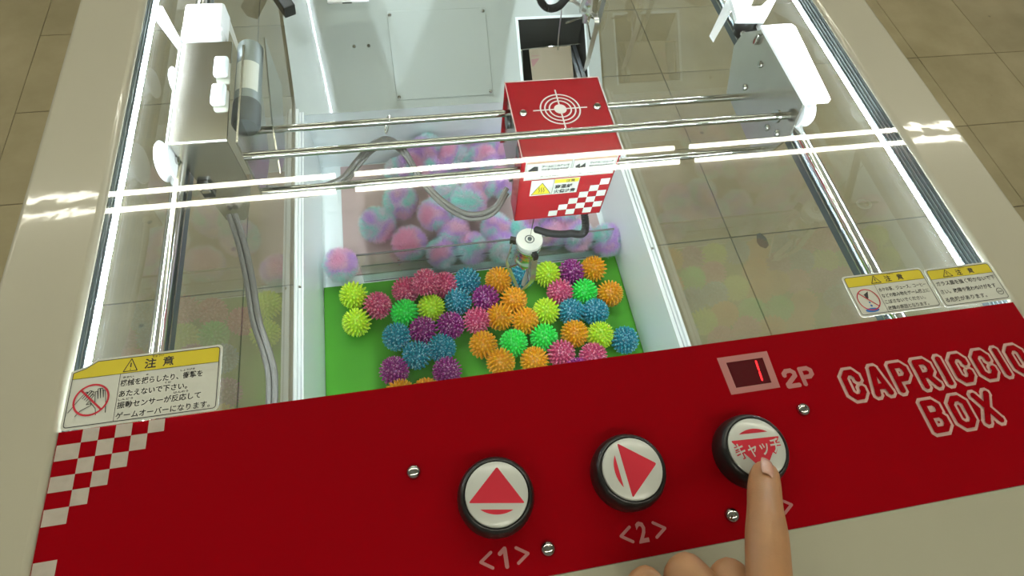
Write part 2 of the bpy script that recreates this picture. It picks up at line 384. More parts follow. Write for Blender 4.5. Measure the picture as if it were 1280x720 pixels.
zz_.build('reflection_marks', pb('dusky_pink_reflection', (.28, .13, .13), .5), cho)  # pink marks of the same painted reflection
for xa, xb in ((f1.x + .004, f1.x + .013), (f1.x + .016, f1.x + .026)): MB().box(xa, xb, h[0].y + .004, h[3].y - .004, fz - .05, fz - .02).build('chute_guide', 'alu', cho)
MB().tube([A(hx0 + .001, hv1 - .035, -.05), A(hx1 - .03, hv1 - .035, -.05)], .0011, 8).build('chute_bar', 'steel', cho)
MB().tube(spline([A(hx0 + .004, hv0 + .02, -.012), A(hx0 + .006, hv1 - .075, -.008), A(hx0 + .014, hv1 - .066, -.008), A(hx1 - .012, hv1 - .06, -.008)], 5), .0013, 8).build('chute_wire', 'chrome', cho)
# flange round the chute opening
fr_ = MB()
for (u0, u1, v0, v1) in ((hx0 - .006, hx0, hv0 - .006, hv1 + .006), (hx1, hx1 + .004, hv0 - .006, hv1 + .006), (hx0, hx1, hv1, hv1 + .006)):
    fr_.box(u0, u1, v0, v1, .0002, .0022, mat=SF)
fr_.build('chute_flange', 'whitewell', slope)
# front-to-back rails the crane rolls on
for X, z in ((-.2325, -.072), (.4495, -.072)):
    rl = cp(MB().tube([(X, .131, z), (X, YB - .001, z)], .0062, 20), 'rail', 'bright')
    MB().box(X - .005, X + .005, .131, YB - .001, z - .021, z - .012).build('rail_backing', 'darkalu', rl)
    MB().box(X - .0052, X - .0042, .131, YB - .001, z - .012, z - .0112).box(X + .0042, X + .0052, .131, YB - .001, z - .012, z - .0112).build('rail_edge', 'steel', rl)

sm = MB(); q = un(1080, 255, -.0012); ring(sm, frame((q.x, q.y, -.0012), (1, 0, 0), (0, .75, 0), (0, 0, 1)), 0, 0, .0062, .0030, 0, 32)
cp(sm, 'glass_smudge', glass('smudge', (.96, .98, .96), .05, haze_dirt=.16))
q = un(952, 301, ZF + .0004); chp = MB(); chp.add([(q.x + a * .016, q.y + b_ * .016, ZF + .0004) for a, b_ in ((-1.2, -.2), (-.9, -1.3), (.2, -2), (1.2, -1.2), (1.3, .6), (.5, 2.0), (-.4, 1.8))], [tuple(range(7))])
chp.build('floor_chip', pb('chipped_tile', (.085, .08, .065), .7), floor)
# ---- red control panel
PF = frame((0, 0, 0), (1, 0, 0), (0, 1, 0), (0, 0, 1))
panel = cp(MB().box(XL, XR + .001, .0052, .1430, -.006, .0012), 'control_panel', 'red')
Z1 = .00135
x0 = -.2356; p = .0102; rows = (.1441, .1341, .1237, .1138, .1039, .0938, .0837)
pat = {0: (1, 3, 5), 1: (0, 2, 4), 2: (1, 3), 3: (0, 2), 4: (1,), 5: (0,)}
for r, cs in pat.items():
    for c_ in cs:
        ya = min(rows[r], .1428); yb = rows[r + 1]
        xa = XL + .0005 if c_ == 0 else x0 + (c_ - 1) * p; xb = x0 + c_ * p
        ck = MB(); rect2(ck, PF, xa, yb, xb, ya, Z1); ck.build('checker_square', 'greyprint', panel)
for q in ((XL + .0005, .0525, -.2368, .0635), (-.2368, .0425, -.2266, .0525), (XL + .0005, .0325, -.2368, .0425)):
    ck = MB(); rect2(ck, PF, *q, Z1); ck.build('checker_square', 'greyprint', panel)
# small captions under the buttons
for xc, ch in ((.029, '1'), (.1215, '2'), (.2135, '3')):
    cap = MB()
    if ch == '1': stroke(cap, PF, [[(xc - .0026, .0228), (xc + .0008, .0252), (xc + .0008, .0148)]], .0026, Z1)
    else: text(cap, PF, ch, xc - .0042, .0142, .0175, Z1, bold=.03, width=.0070)
    for s in (-1, 1): stroke(cap, PF, [[(xc + s * .0082, .0245), (xc + s * .0152, .0200), (xc + s * .0082, .0155)]], .0019, Z1)
    cap.build('button_caption', 'pinkdim', panel)
# CAPRICCIO BOX in outlined block letters
GL = {'C': [[(.58, .70), (.58, .82), (.42, 1), (.18, 1), (0, .82), (0, .18), (.18, 0), (.42, 0), (.58, .18), (.58, .30)]],
      'A': [[(0, 0), (.25, 1), (.35, 1), (.60, 0)], [(.12, .27), (.48, .27)]],
      'P': [[(0, 0), (0, 1), (.40, 1), (.56, .84), (.56, .60), (.40, .44), (0, .44)]],
      'R': [[(0, 0), (0, 1), (.40, 1), (.56, .84), (.56, .60), (.40, .44), (0, .44)], [(.30, .44), (.58, 0)]],
      'I': [[(0, 0), (0, 1)]], 'O': [[(.18, 0), (0, .18), (0, .82), (.18, 1), (.42, 1), (.60, .82), (.60, .18), (.42, 0), (.18, 0)]],
      'B': [[(0, 0), (0, 1), (.38, 1), (.53, .86), (.53, .67), (.42, .54), (0, .54)], [(.42, .54), (.58, .38), (.58, .16), (.42, 0), (0, 0)]],
      'X': [[(0, 0), (.58, 1)], [(0, 1), (.58, 0)]],
      '2': [[(0, .74), (0, .84), (.16, 1), (.42, 1), (.56, .84), (.56, .64), (0, .12), (0, 0), (.58, 0)]]}
def word(mb, w, x, y, wd, hg, adv, lw, z):
    for c_ in w:
        k = .0 if c_ == 'I' else .6
        stroke(mb, PF, [[(x + px * wd, y + py * hg) for px, py in pl] for pl in GL[c_]], lw, z, 8, True, True)
        x += k * wd + adv
out = MB(); inn = MB()
for mb, lw, z in ((out, .0094, Z1), (inn, .0046, Z1 + .0006)):
    word(mb, 'CAPRICCIO', .3078, .0845, .0182, .0195, .0103, lw, z)
    word(mb, 'BOX', .3605, .0515, .0195, .0205, .0106, lw, z)
out.build('title_outline', 'pink', panel); inn.build('title_lettering', 'red', panel)
w2 = MB(); word(w2, '2P', .2615, .1005, .0150, .0120, .0050, .0034, Z1); w2.build('player_caption', 'pinkdim', panel)
# score window: frame, dark window and the lit digit
sc = MB(); rr1 = [(.2135, .1305), (.2555, .1305), (.2545, .1008), (.2145, .1008)]
ri = [(.2195, .1258), (.2500, .1258), (.2492, .1054), (.2202, .1054)]
sc.add([(x, y, Z1) for x, y in rr1 + ri], [(i, (i + 1) % 4, 4 + (i + 1) % 4, 4 + i) for i in range(4)]); sc.build('display_frame', 'pinkdim', panel)
dw = MB(); poly2(dw, PF, ri, Z1 - .0001); dwo = dw.build('display_window', 'digitoff', panel)
dg = MB()
for ya, yb in ((.1168, .1236), (.1084, .1150)): stroke(dg, PF, [[(.2430 + (ya - .115) * .06, ya), (.2430 + (yb - .115) * .06, yb)]], .0015, Z1 + .0001, 6)
dg.build('lit_digit', 'digit', panel)
# chrome dome screws
for q, (x, y) in enumerate(((517, 590), (685, 686), (1004, 512), (915, 644))):
    pt = un(x, y, .002)
    s_ = MB().lathe([(.0049, .0), (.0049, .0010), (.0044, .0026), (.0030, .0038), (.0016, .0042), (.0015, .0036), (0, .0035)], 20, Matrix.Translation((pt.x, pt.y, .0012)))
    s_.build('dome_screw', 'chrome', panel)
# push buttons
def button(x, y, kind):
    b = MB().lathe([(0, 0), (.0250, 0), (.0253, .004), (.0249, .010), (.0236, .0145), (.0222, .0165), (.0212, .0168), (.0205, .0160), (0, .0160)], 48, Matrix.Translation((x, y, .0012)))
    b = cp(b, 'push_button', 'black')
    dz = -.0012 if kind == 3 else 0
    F = frame((x, y, .0195 + dz), (1, 0, 0), (0, 1, 0), (0, 0, 1))
    MB().lathe([(0, .0005), (.0190, .0005), (.0200, -.0003), (.0202, -.0016), (.0202, -.004), (0, -.004)], 48, F).build('button_cap', M['captop'], b)
    pr = MB(); z = .00062
    def half(rot, cut, wdt, pts=14):   # little lens segment
        a0 = math.asin(wdt); out = [(.0175 * math.sin(-a0 + 2 * a0 * i / pts), -cut - (.0175 * math.cos(-a0 + 2 * a0 * i / pts) - .0175 * math.cos(a0)) * .85) for i in range(pts + 1)]
        c, s = math.cos(rot), math.sin(rot); poly2(pr, F, [(px * c - py * s, px * s + py * c) for px, py in out][::-1], z)
    def tri(rot, pts):
        c, s = math.cos(rot), math.sin(rot); pp = []
        n = len(pts)
        for i in range(n):       # rounded corners
            a, q, b_ = Vector(pts[i - 1]), Vector(pts[i]), Vector(pts[(i + 1) % n]); d1 = (a - q).normalized(); d2 = (b_ - q).normalized()
            for t in (0, .5, 1): v = (q + d1 * .0012) * (1 - t) ** 2 + q * 2 * t * (1 - t) + (q + d2 * .0012) * t * t; pp.append((v.x * c - v.y * s, v.x * s + v.y * c))
        poly2(pr, F, pp, z)
    if kind == 1: tri(math.radians(-9), [(0, .0166), (-.0178, -.0058), (.0178, -.0058)]); half(math.radians(-9), .0096, .60)
    if kind == 2: tri(math.radians(-88), [(0, .0166), (-.0178, -.0058), (.0178, -.0058)]); half(math.radians(-88), .0096, .60)
    if kind == 3: tri(math.radians(177), [(0, .0166), (-.0178, -.0058), (.0178, -.0058)]); half(math.radians(177), .0096, .60)
    pr.build('button_print', 'inkred', b)
    if kind == 3:
        for nm, bo, zz, mt in (('caption_outline', .075, .0001, 'inkred'), ('caption', .012, .0002, M['captop'])):
            t = MB(); text(t, F, 'キャッチ', -.0168, -.0050, .0115, z + zz, bold=bo, width=.0336); t.build(nm, mt, b)
    return b
M['captop'] = pb('button_white', (.52, .55, .50), .3, coat=.4)
button(*un(621, 617, .0195).xy, 1); button(*un(791, 585.5, .0195).xy, 2); button(*un(947.5, 558.5, .0195).xy, 3)

# ================================================================ STICKERS
def sticker(name, label, x0, y0, x1, y1, lines, pict, split, titlex, notch=False, skew=0.):
    w = x1 - x0; hh = y1 - y0
    root = empty(name, (x0, y0, .0024)); tag(root, label, 'sticker', None)
    F = frame((0, 0, 0), (1, 0, 0), (skew, 1, 0), (0, 0, 1))
    b = MB(); pts = rrect(0, 0, w, hh, .003)
    if notch: pts = [q for q in pts if not (q[0] < .004 and q[1] > hh - .004)]; i = next(i for i, q in enumerate(pts) if q[0] < .004 and q[1] < .004); pts[i:i] = [(.0155, hh), (.009, hh - .0045), (0, hh - .0075)]
    b.add([(x, y, 0) for x, y in pts] + [(x, y, -.0002) for x, y in pts], [tuple(range(len(pts)))] + [(i, i + len(pts), (i + 1) % len(pts) + len(pts), (i + 1) % len(pts)) for i in range(len(pts))], mat=F)
    b.build('sticker_sheet', 'print', root)
    m = .0018; th = hh * .235
    y = MB(); yp = [(m, hh - m - th), (w - m, hh - m - th), (w - m, hh - m - .001), (w - m - .001, hh - m), (m + .001, hh - m), (m, hh - m - .001)]
    if notch: yp = yp[:4] + [(.0165, hh - m), (.0095, hh - m - .0045), (m, hh - m - .007)]
    poly2(y, F, yp, .0001); y.build('yellow_band', 'yellow', root)
    k = MB(); e = rrect(m, m, w - m, hh - m, .002)
    if notch: e = [q for q in e if not (q[0] < .004 and q[1] > hh - .006)]; i = next(i for i, q in enumerate(e) if q[0] < .004 and q[1] < .004); e[i:i] = [(.0165, hh - m), (.0095, hh - m - .0045), (m, hh - m - .007)]
    stroke(k, F, [e + [e[0]]], .0005, .0002, 6); stroke(k, F, [[(m, hh - m - th), (w - m, hh - m - th)]], .0003, .0002, 6)
    if split: stroke(k, F, [[(split, m), (split, hh - m - th)]], .0003, .0002, 6)
    tx = titlex; ty = hh - m - th
    stroke(k, F, [[(tx, ty + .0013), (tx + .0045, ty + th - .001), (tx + .009, ty + .0013), (tx, ty + .0013)]], .0006, .0002, 6)
    stroke(k, F, [[(tx + .0045, ty + th * .62), (tx + .0045, ty + th * .38)], [(tx + .0045, ty + th * .22), (tx + .0045, ty + th * .215)]], .0008, .0002, 6)
    text(k, F, '注', tx + .0135, ty + th * .20, th * .68, .0002, bold=.02); text(k, F, '意', tx + .0255, ty + th * .20, th * .68, .0002, bold=.02)
    text(k, F, 'ちゅうい', tx + .018, ty + th * .84, th * .17, .0002, bold=.02)
    for (s, x, yy, sz, wd) in lines: text(k, F, s, x, yy, sz, .0002, bold=.012 if sz > .002 else .02, width=wd)
    k.build('sticker_print', 'ink', root)
    if pict == 'hands':
        cx, cy = split * .5, (hh - th) * .5; a = MB()
        for sx, rot, ox in ((1, -.62, -.0046), (-1, .16, .0056)):
            c, s = math.cos(rot), math.sin(rot); T = lambda u, v: (cx + ox + u * c * sx - v * s * sx if False else cx + ox + (u * c - v * s), cy + u * s + v * c)
            outl = [(-.0030, -.011), (-.0034, -.001), (-.0032, .006), (-.0022, .0065), (-.0020, .001), (-.0018, .008), (-.0006, .0085), (-.0004, .001), (-.0002, .0085), (.001, .0085), (.0012, .001), (.0014, .007), (.0026, .0068), (.003, -.001), (.0050, .001), (.0058, .0), (.0028, -.006), (.0026, -.011)]
            stroke(a, F, [[T(u * sx * 1.05, v * .95) for u, v in outl]], .00045, .0002, 5)
        a.build('sticker_pictogram', 'ink', root)
        r = MB(); ring(r, F, cx, cy + .0005, .0108, .0013, .0003); stroke(r, F, [[(cx - .0074, cy + .0083), (cx + .0074, cy - .0073)]], .0013, .0003, 6); r.build('prohibition_ring', 'inkred', root)
    if pict == 'cup':
        cx, cy = split * .54, (hh - th) * .5; a = MB()
        poly2(a, F, [(cx - .002, cy + .005), (cx + .003, cy + .0075), (cx + .0005, cy + .001), (cx - .001, cy + .0013)], .0002); a.build('sticker_pictogram', 'ink', root)
        bl = MB(); poly2(bl, F, circ(cx - .001, cy - .0095, .0062, .0020, 18), .0002); poly2(bl, F, circ(cx - .0002, cy - .0025, .0008, n=10), .0002); poly2(bl, F, circ(cx, cy - .0055, .0010, n=10), .0002); bl.build('spill_print', 'inkblue', root)
        r = MB(); ring(r, F, cx, cy, .0095, .0009, .0003); stroke(r, F, [[(cx - .0065, cy + .0068), (cx + .0065, cy - .0068)]], .0009, .0003, 6); r.build('prohibition_ring', 'inkred', root)
    if pict == 'badge':
        r = MB(); ring(r, F, w - .0065, .0085, .0030, .0005, .0002, 20); text(r, F, 'JAIA', w - .0087, .0078, .0018, .0002, width=.0044, bold=.02); r.build('sticker_badge', 'ink', root)
    return root
L1 = [('機械を揺らしたり、衝撃を', .0335, .0268, .0052, .0535), ('あたえないで下さい。', .0335, .0190, .0052, .0440), ('振動センサーが反応して', .0335, .0108, .0052, .0535), ('ゲームオーバーになります。', .0335, .0034, .0052, .0600),
      ('きかい', .0345, .0322, .0017, .007), ('ゆ', .0495, .0322, .0017, .0015), ('しょうげき', .0720, .0322, .0017, .0095), ('くだ', .0625, .0244, .0017, .004), ('しんどう', .0335, .0162, .0017, .0095), ('はんのう', .0690, .0162, .0017, .0095)]
sticker('warning_sticker', 'largest yellow and white caution sticker with crossed out hands', -.2495, .1432, -.1503, .1925, L1, 'hands', .0325, .0340, notch=True)
L2 = [('水やお茶、ジュース、コーヒー', .0275, .0208, .0040, .0450), ('などの飲み物をゲーム機上に', .0275, .0150, .0040, .0450), ('こぼさないでください。', .0275, .0092, .0040, .0380), ('故障の原因となります。', .0275, .0034, .0040, .0380)]
sticker('warning_sticker', 'caution sticker with crossed out spilling cup, right half of glass edge', .3460, .1470, .4225, .1855, L2, 'cup', .0260, .0245)
L3 = [('ガラス面を強く叩かないで下', .0040, .0205, .0046, .0580), ('さい。故障や思わぬけがをす', .0040, .0128, .0046, .0540), ('る危険があります。', .0040, .0050, .0046, .0400)]
sticker('warning_sticker', 'caution sticker of text only, in the right corner of glass', .4240, .1455, .4890, .1830, L3, 'badge', None, .0150)

# ================================================================ CRANE GANTRY
gan = empty('crane_gantry', (.13, .44, -.06)); tag(gan, 'steel crane gantry with three chrome crossbars between two roller carriages', 'crane gantry')
inv = Matrix.Translation((-.13, -.44, .06))
def gp(mb, name, mat, parent=None):
    o = mb.build(name, mat, parent)
    if parent is None: o.parent = gan; o.matrix_parent_inverse = inv
    return o
PXL, PXR = -.168, .436
ya = (un(914, 121, -.122).y + un(310, 165, -.122).y) / 2
YA, ZA, YBr, ZBr, YC, ZCr = ya, -.122, .433, -.0645, .437, -.127
gp(MB().tube([(PXL - .0, YA, ZA), (PXR, YA, ZA)], .0044, 18), 'crossbar', 'chrome')
gp(MB().tube([(PXL, YBr, ZBr), (PXR, YBr, ZBr)], .0043, 18), 'crossbar', 'chrome')
gp(MB().tube([(PXL, YC, ZCr), (PXR, YC, ZCr)], .0044, 18), 'crossbar', 'chrome')
gp(MB().tube([(PXR - .012, YBr, ZBr), (PXR - .0085, YBr, ZBr)], .0075, 18), 'bar_collar', 'chrome')
# right carriage: hexagonal side plate, white lit top flange, rollers
zt = -.034
plR = [(PXR, .545, zt), (PXR, .420, zt), (PXR, .409, -.075), (PXR, .424, -.128), (PXR, .443, -.140), (PXR, .549, -.135), (PXR, .580, -.085), (PXR, .575, -.06)]
pr_ = gp(MB().prism(plR, (.003, 0, 0)), 'carriage_plate', 'steel')
fl_ = MB(); pf = [(PXR + .0005, .420), (.4700, .420)]
pf = [(PXR, .4185), (.4665, .4185), (.4695, .4215), (.4800, .5450), (.4765, .5500), (PXR, .5500)]
gp(MB().prism([(x, y, zt) for x, y in pf], (0, 0, .003)), 'carriage_flange', 'whiteplastic')
for y, z in ((.515, -.060), (.447, -.098), (.520, -.100), (.428, -.088)):
    MB().lathe([(.0042, 0), (.0042, .001), (.003, .0026), (0, .0030)], 14, frame((PXR, y, z), (0, 1, 0), (0, 0, 1), (-1, 0, 0))).build('screw', 'chrome', pr_)
def wheel(x, y, z, w=.014, r=.0175, s=1):
    F = frame((x, y, z), (0, 1, 0), (0, 0, 1), (s, 0, 0))
    o = gp(MB().lathe([(0, 0), (r, 0), (r + .001, .0015), (r - .002, .003), (r - .006, w * .5), (r - .002, w - .003), (r + .001, w - .0015), (r, w), (0, w)], 32, F), 'roller', 'whiteplastic')
    MB().lathe([(.004, w), (.004, w + .002), (.0025, w + .003), (0, w + .003)], 14, F).build('axle', 'chrome', o)
wheel(.442, .428, -.054, r=.0165); wheel(.442, .535, -.056, r=.015)
# left carriage: glossy top plate, front plate, side plate, motor
top_ = [(-.2315, .433), (-.1765, .4325), (-.1795, .578), (-.2325, .579)]
gp(MB().prism([(x, y, -.040) for x, y in top_], (0, 0, -.002)), 'carriage_flange', 'plate')
gp(MB().tube([(-.2325, .579, -.0395), (-.2315, .433, -.0395), (-.1765, .4325, -.0395)], .0011, 8), 'flange_lip', 'whiteplastic')
fp = [un(211, 181, -.040), un(283, 178, -.040), None, None]
yF = .4325
def unY(x, y, Y): d = ray(x, y); return Vector((0, 0, H)) + d * (Y / d.y)
plL = [unY(q[0], q[1], yF) for q in ((212, 182), (284, 178), (313, 232), (313, 250), (310, 272), (305, 275), (283, 275))]
fpO = gp(MB().prism(plL, (0, .002, 0)), 'carriage_plate', 'steel')
sw = unY(256, 230, yF); sw2 = unY(272, 246, yF)
MB().rbox(sw.x - .006, sw.x + .006, yF - .006, yF, sw.z - .016, sw.z + .006, .001).build('limit_switch', 'black', fpO)
MB().rbox(sw.x - .004, sw.x + .005, yF - .008, yF - .006, sw.z - .006, sw.z - .001, .0005).build('switch_lever', 'bright', fpO)
gp(MB().prism([(PXL - .002, .434, -.045), (PXL - .002, .434, -.135), (PXL - .002, .50, -.145), (PXL - .002, .575, -.11), (PXL - .002, .578, -.045)], (.002, 0, 0)), 'carriage_plate', 'steel')
wheel(-.2545 + .010, .432, -.062, w=.013, r=.0195); wheel(-.2545 + .010, .545, -.062, w=.013, r=.015)
# motor lying along the carriage
mA = un(308, 85, -.055); mB = un(303, 160, -.055)
mx = -.1665
F = frame((mx, .590, -.060), (1, 0, 0), (0, 0, 1), (0, -1, 0))
mo = gp(MB().lathe([(0, 0), (.0125, 0), (.0135, .001), (.0135, .090), (0, .090)], 28, F), 'motor', 'motor')
MB().lathe([(.0138, .090), (.0142, .092), (.0142, .118), (.012, .122), (0, .122)], 28, F).build('motor_cap', 'motorcap', mo)
lb = MB()
for i in range(12):
    a0 = math.radians(28 + i * 9); a1 = math.radians(28 + (i + 1) * 9)
    lb.add([(.0138 * math.cos(a0), .0138 * math.sin(a0), .035), (.0138 * math.cos(a1), .0138 * math.sin(a1), .035), (.0138 * math.cos(a1), .0138 * math.sin(a1), .078), (.0138 * math.cos(a0), .0138 * math.sin(a0), .078)], [(0, 1, 2, 3)], mat=F)
lb.build('motor_label', 'print', mo)
for q, yy in enumerate((.537, .496)): gp(MB().rbox(-.1935, -.1795, yy - .018, yy + .010, -.0395, -.032, .003), 'cable_clip', 'whitewell')
gp(MB().prism([(-.150, .595, -.05), (-.150, .50, -.09), (-.150, .46, -.125), (-.150, .50, -.14), (-.150, .595, -.12)], (.0015, 0, 0)), 'motor_bracket', 'steel')
# sensor blocks and belt arms behind the carriages
bb = un(258, 28, -.045); gp(MB().rbox(bb.x - .021, bb.x + .021, bb.y - .022, bb.y + .022, -.058, -.036, .003), 'cable_block', 'whiteplastic')
bb = un(255, 42, -.045); gp(MB().rbox(bb.x - .022, bb.x + .021, bb.y - .012, bb.y + .006, -.052, -.040, .002), 'cable_block', 'whiteplastic')
a1 = un(196, 8, -.03); a2 = un(222, 62, -.055)
gp(MB().prism([un(193, 6, -.03), un(203, 8, -.03), un(226, 50, -.05), un(221, 60, -.05), un(194, 24, -.032)], (0, 0, -.003)), 'bracket_arm', 'whiteplastic')
gp(MB().prism([un(279, 18, -.05), un(285, 18, -.05), un(302, 68, -.07), un(298, 68, -.07)], (0, 0, -.004)), 'bracket_arm', 'whiteplastic')
# right bracket with black roller
bk = MB()
bk.prism([un(888, 42, -.075), un(893, 50, -.075), un(925, -6, -.045), un(912, -8, -.045)], (0, 0, -.004))
gp(bk, 'bracket_arm', 'whiteplastic')
gp(MB().prism([un(913, -6, -.04), un(921, 24, -.04), un(957, 24, -.04), un(951, 8, -.04), un(938, 8, -.04), un(945, -8, -.04)], (0, 0, -.006)), 'bracket_arm', 'whiteplastic')
gp(MB().prism([un(957, 24, -.04), un(963, 12, -.04), un(972, -4, -.04), un(966, -6, -.04), un(951, 9, -.04)], (0, 0, -.02)), 'bracket_arm', 'whiteplastic')
wc = un(928, 40, -.075); F = frame((wc.x - .02, wc.y, wc.z), (0, 1, 0), (0, 0, 1), (1, 0, 0))
F = frame(un(927, 44, -.085), (1, 0, 0), (0, 1, 0), (0, 0, 1))
gp(MB().lathe([(0, 0), (.010, 0), (.0125, .002), (.0125, .009), (.0165, .011), (.0165, .030), (.013, .034), (0, .034)], 30, F), 'roller', 'black')
gp(MB().lathe([(0, 0), (.0035, 0), (.004, .006), (.002, .012), (0, .012)], 14, frame(un(943, 54, -.05), (1, 0, 0), (0, 1, 0), (0, 0, 1))), 'bolt', 'chrome')
# hanging drag cable ring on the crossbar
rg = un(484, 160, -.115)
gp(MB().tube([(rg.x + .004 * math.sin(t), YA + .0085 * math.cos(t), ZA - .0055 + .0125 * math.sin(t)) for t in [i * math.pi / 8 for i in range(17)]], .0007, 6, False), 'cable_ring', 'bright')

# ================================================================ TROLLEY (red box)
tx0, tx1, ty0, ty1, tz1, tz0 = .1245, .2455, .4325, .5555, -.100, -.226
tr = empty('crane_trolley', ((tx0 + tx1) / 2, (ty0 + ty1) / 2, tz0)); tag(tr, 'red box trolley with white target on top, riding the crossbars', 'crane trolley')
tinv = Matrix.Translation(-tr.location)
def tpz(mb, name, mat, parent=None):
    o = mb.build(name, mat, parent)
    if parent is None: o.parent = tr; o.matrix_parent_inverse = tinv
    return o
bm_ = MB(); t = .0015
bm_.prism([(tx0, ty0, tz1), (tx1, ty0, tz1), (tx1, ty1, tz1), (tx0, ty1, tz1)], (0, 0, -t))
bl0, bl1 = unY(641, 269, .4335), unY(744.5, 258, .4335)
bm_.prism([(tx0, ty0, tz1), (tx1, ty0, tz1), (tx1 - .001, ty0 + .001, tz0), (tx0 + .001, ty0 + .001, tz0)], (0, t, 0))
bm_.prism([(tx1, ty0, tz1), (tx1, ty1, tz1), (tx1, ty1, tz0 + .02), (tx1 - .001, ty0 + .001, tz0)], (-t, 0, 0))
bm_.prism([(tx0, ty1, tz1), (tx1, ty1, tz1), (tx1, ty1, tz0 + .02), (tx0, ty1, tz0 + .02)], (0, -t, 0))
bm_.prism([(tx0 + .0, ty0 + .0, tz1 - .0), (tx0, ty0 + .030, tz1), (tx0 + .0005, ty0 + .03, tz0 + .005), (tx0 + .001, ty0 + .001, tz0)], (t, 0, 0))
cov = tpz(bm_, 'trolley_cover', 'redgloss')
e = MB()
for a, b_ in (((tx0, ty0, tz1), (tx1, ty0, tz1)), ((tx1, ty0, tz1), (tx1, ty1, tz1)), ((tx0, ty0, tz1), (tx0, ty1, tz1)), ((tx0, ty1, tz1), (tx1, ty1, tz1))): e.tube([a, b_], .0007, 6)
e.build('cover_edging', 'pink', cov)
# inner steel frame with rollers seen through the open left side
tpz(MB().box(tx0 + .004, tx0 + .006, ty0 + .034, ty1 - .004, tz0 + .02, tz1 - .004).box(tx0 + .006, tx1 - .004, ty0 + .03, ty1 - .004, tz0 + .02, tz0 + .023), 'inner_frame', 'steel')
for yy, zz in ((YC + .016, ZCr + .012), (YA, ZA - .015), (ty0 + .05, -.19)):
    tpz(MB().lathe([(0, 0), (.009, 0), (.009, .004), (0, .004)], 20, frame((tx0 - .001, yy, zz), (0, 1, 0), (0, 0, 1), (1, 0, 0))), 'guide_roller', 'darkalu')
TF = frame((tx0, ty0, tz1), (1, 0, 0), (0, 1, 0), (0, 0, 1)); tw = tx1 - tx0
tg = MB(); cx, cy = .0605, .0715
for r in (.0245, .0190, .0135): ring(tg, TF, cx, cy, r, .0018, .0003, 56)
poly2(tg, TF, circ(cx, cy, .0078), .0003)
stroke(tg, TF, [[(cx - .034, cy), (cx - .0078, cy)], [(cx + .0078, cy), (cx + .034, cy)], [(cx, cy - .036), (cx, cy - .0078)], [(cx, cy + .0078), (cx, cy + .033)]], .0018, .0003, 8, False)
tg.build('target_print', 'pinkw' if 'pinkw' in M else pb('white_target_print', (.66, .60, .56), .4), cov)
for x, y in ((.0135, .068), (.1070, .0705)):
    MB().lathe([(.0052, .0), (.0052, .0012), (.004, .0030), (.0022, .0034), (0, .0028)], 20, TF @ Matrix.Translation((x, y, 0))).build('screw', 'chrome', cov)
# front decals of the trolley
DF = frame((tx0, ty0, tz1), (1, 0, 0), (0, .008, -1), (0, -1, 0)); hgt = tz1 - tz0
wl = MB(); rect2(wl, DF, .0055, .0035, .1185, .042, .0003)
rect2(wl, DF, .016, .044, .0775, .074, .0003); wl.build('decal_sheet', 'print', cov)
yl = MB(); poly2(yl, DF, [(.0180, .0715), (.0300, .0490), (.0430, .0715)], .0005); rect2(yl, DF, .0455, .0450, .0765, .0520, .0005); yl.build('decal_yellow', 'yellow', cov)
ik = MB()
stroke(ik, DF, [[(.0180, .0715), (.0300, .0490), (.0430, .0715), (.0180, .0715)]], .0008, .0006, 6)
for q in (-.003, 0, .003): stroke(ik, DF, [[(.0304 + q, .058), (.0296 + q, .061), (.0312 + q, .064), (.0304 + q, .0675)]], .0009, .0006, 6)
stroke(ik, DF, [[(.0445, .044), (.0445, .074)], [(.0775, .044), (.0775, .074)]], .0005, .0006, 6)
DT = DF @ Matrix.Diagonal((1, -1, 1, 1))
text(ik, DT, '注意', .060, -.0512, .0060, .0006, bold=.02); text(ik, DT, '高温部', .0475, -.0620, .0080, .0006, bold=.03, width=.022); text(ik, DT, '火傷注意', .0470, -.0715, .0080, .0006, bold=.03, width=.028)
for xa, xb in ((.0068, .062), (.064, .117)): stroke(ik, DF, [[(xa, .0060), (xb, .0060), (xb, .0405), (xa, .0405), (xa, .0060)]], .0005, .0006, 6)
for r, s in enumerate(('アームに触れないで', 'けがをするおそれが', 'ありますので手を入', 'れないで下さい')):
    text(ik, DT, s, .0255, -.0200 - r * .0058, .0042, .0006, bold=.05, width=.034 - (r == 3) * .01)
    text(ik, DT, s[::-1], .0845, -.0200 - r * .0058, .0042, .0006, bold=.05, width=.030 - (r == 3) * .01)
poly2(ik, DF, [(.009, .024), (.016, .017), (.021, .018), (.022, .034), (.018, .036), (.012, .030)], .0006)
poly2(ik, DF, [(.067, .022), (.072, .018), (.073, .024), (.079, .017), (.081, .034), (.075, .037), (.070, .030)], .0006)
ik.build('decal_print', 'ink', cov)
og = MB(); rect2(og, DF, .0072, .0064, .0616, .0125, .0005); rect2(og, DF, .0644, .0064, .1166, .0125, .0005); og.build('decal_heading', pb('orange_print', (.40, .26, .17), .4), cov)
cu_, cv_ = .0124, .0118
rowsT = [(6, 8, ()), ]
patT = {9: (4, 6, 8, 10), 8: (5, 7, 9), 7: (6, 8, 10), 6: (7, 9), 5: (8, 10), 4: (9,)}
grid = [(.1095, .043, 1), ]
for r in range(7):                          # rows from the bottom
    for c_ in range(6 - r):
        if (c_ + r) % 2 == 0 or True:
            x1_ = tw - .003 - c_ * cu_ * .96; y1_ = hgt - .004 - r * cv_
            if (c_ + r) % 2 == 1 and y1_ - cv_ > .040: ckk = MB(); rect2(ckk, DF, x1_ - cu_ * .96, y1_ - cv_, x1_, y1_, .0004); ckk.build('checker_square', 'print', cov)

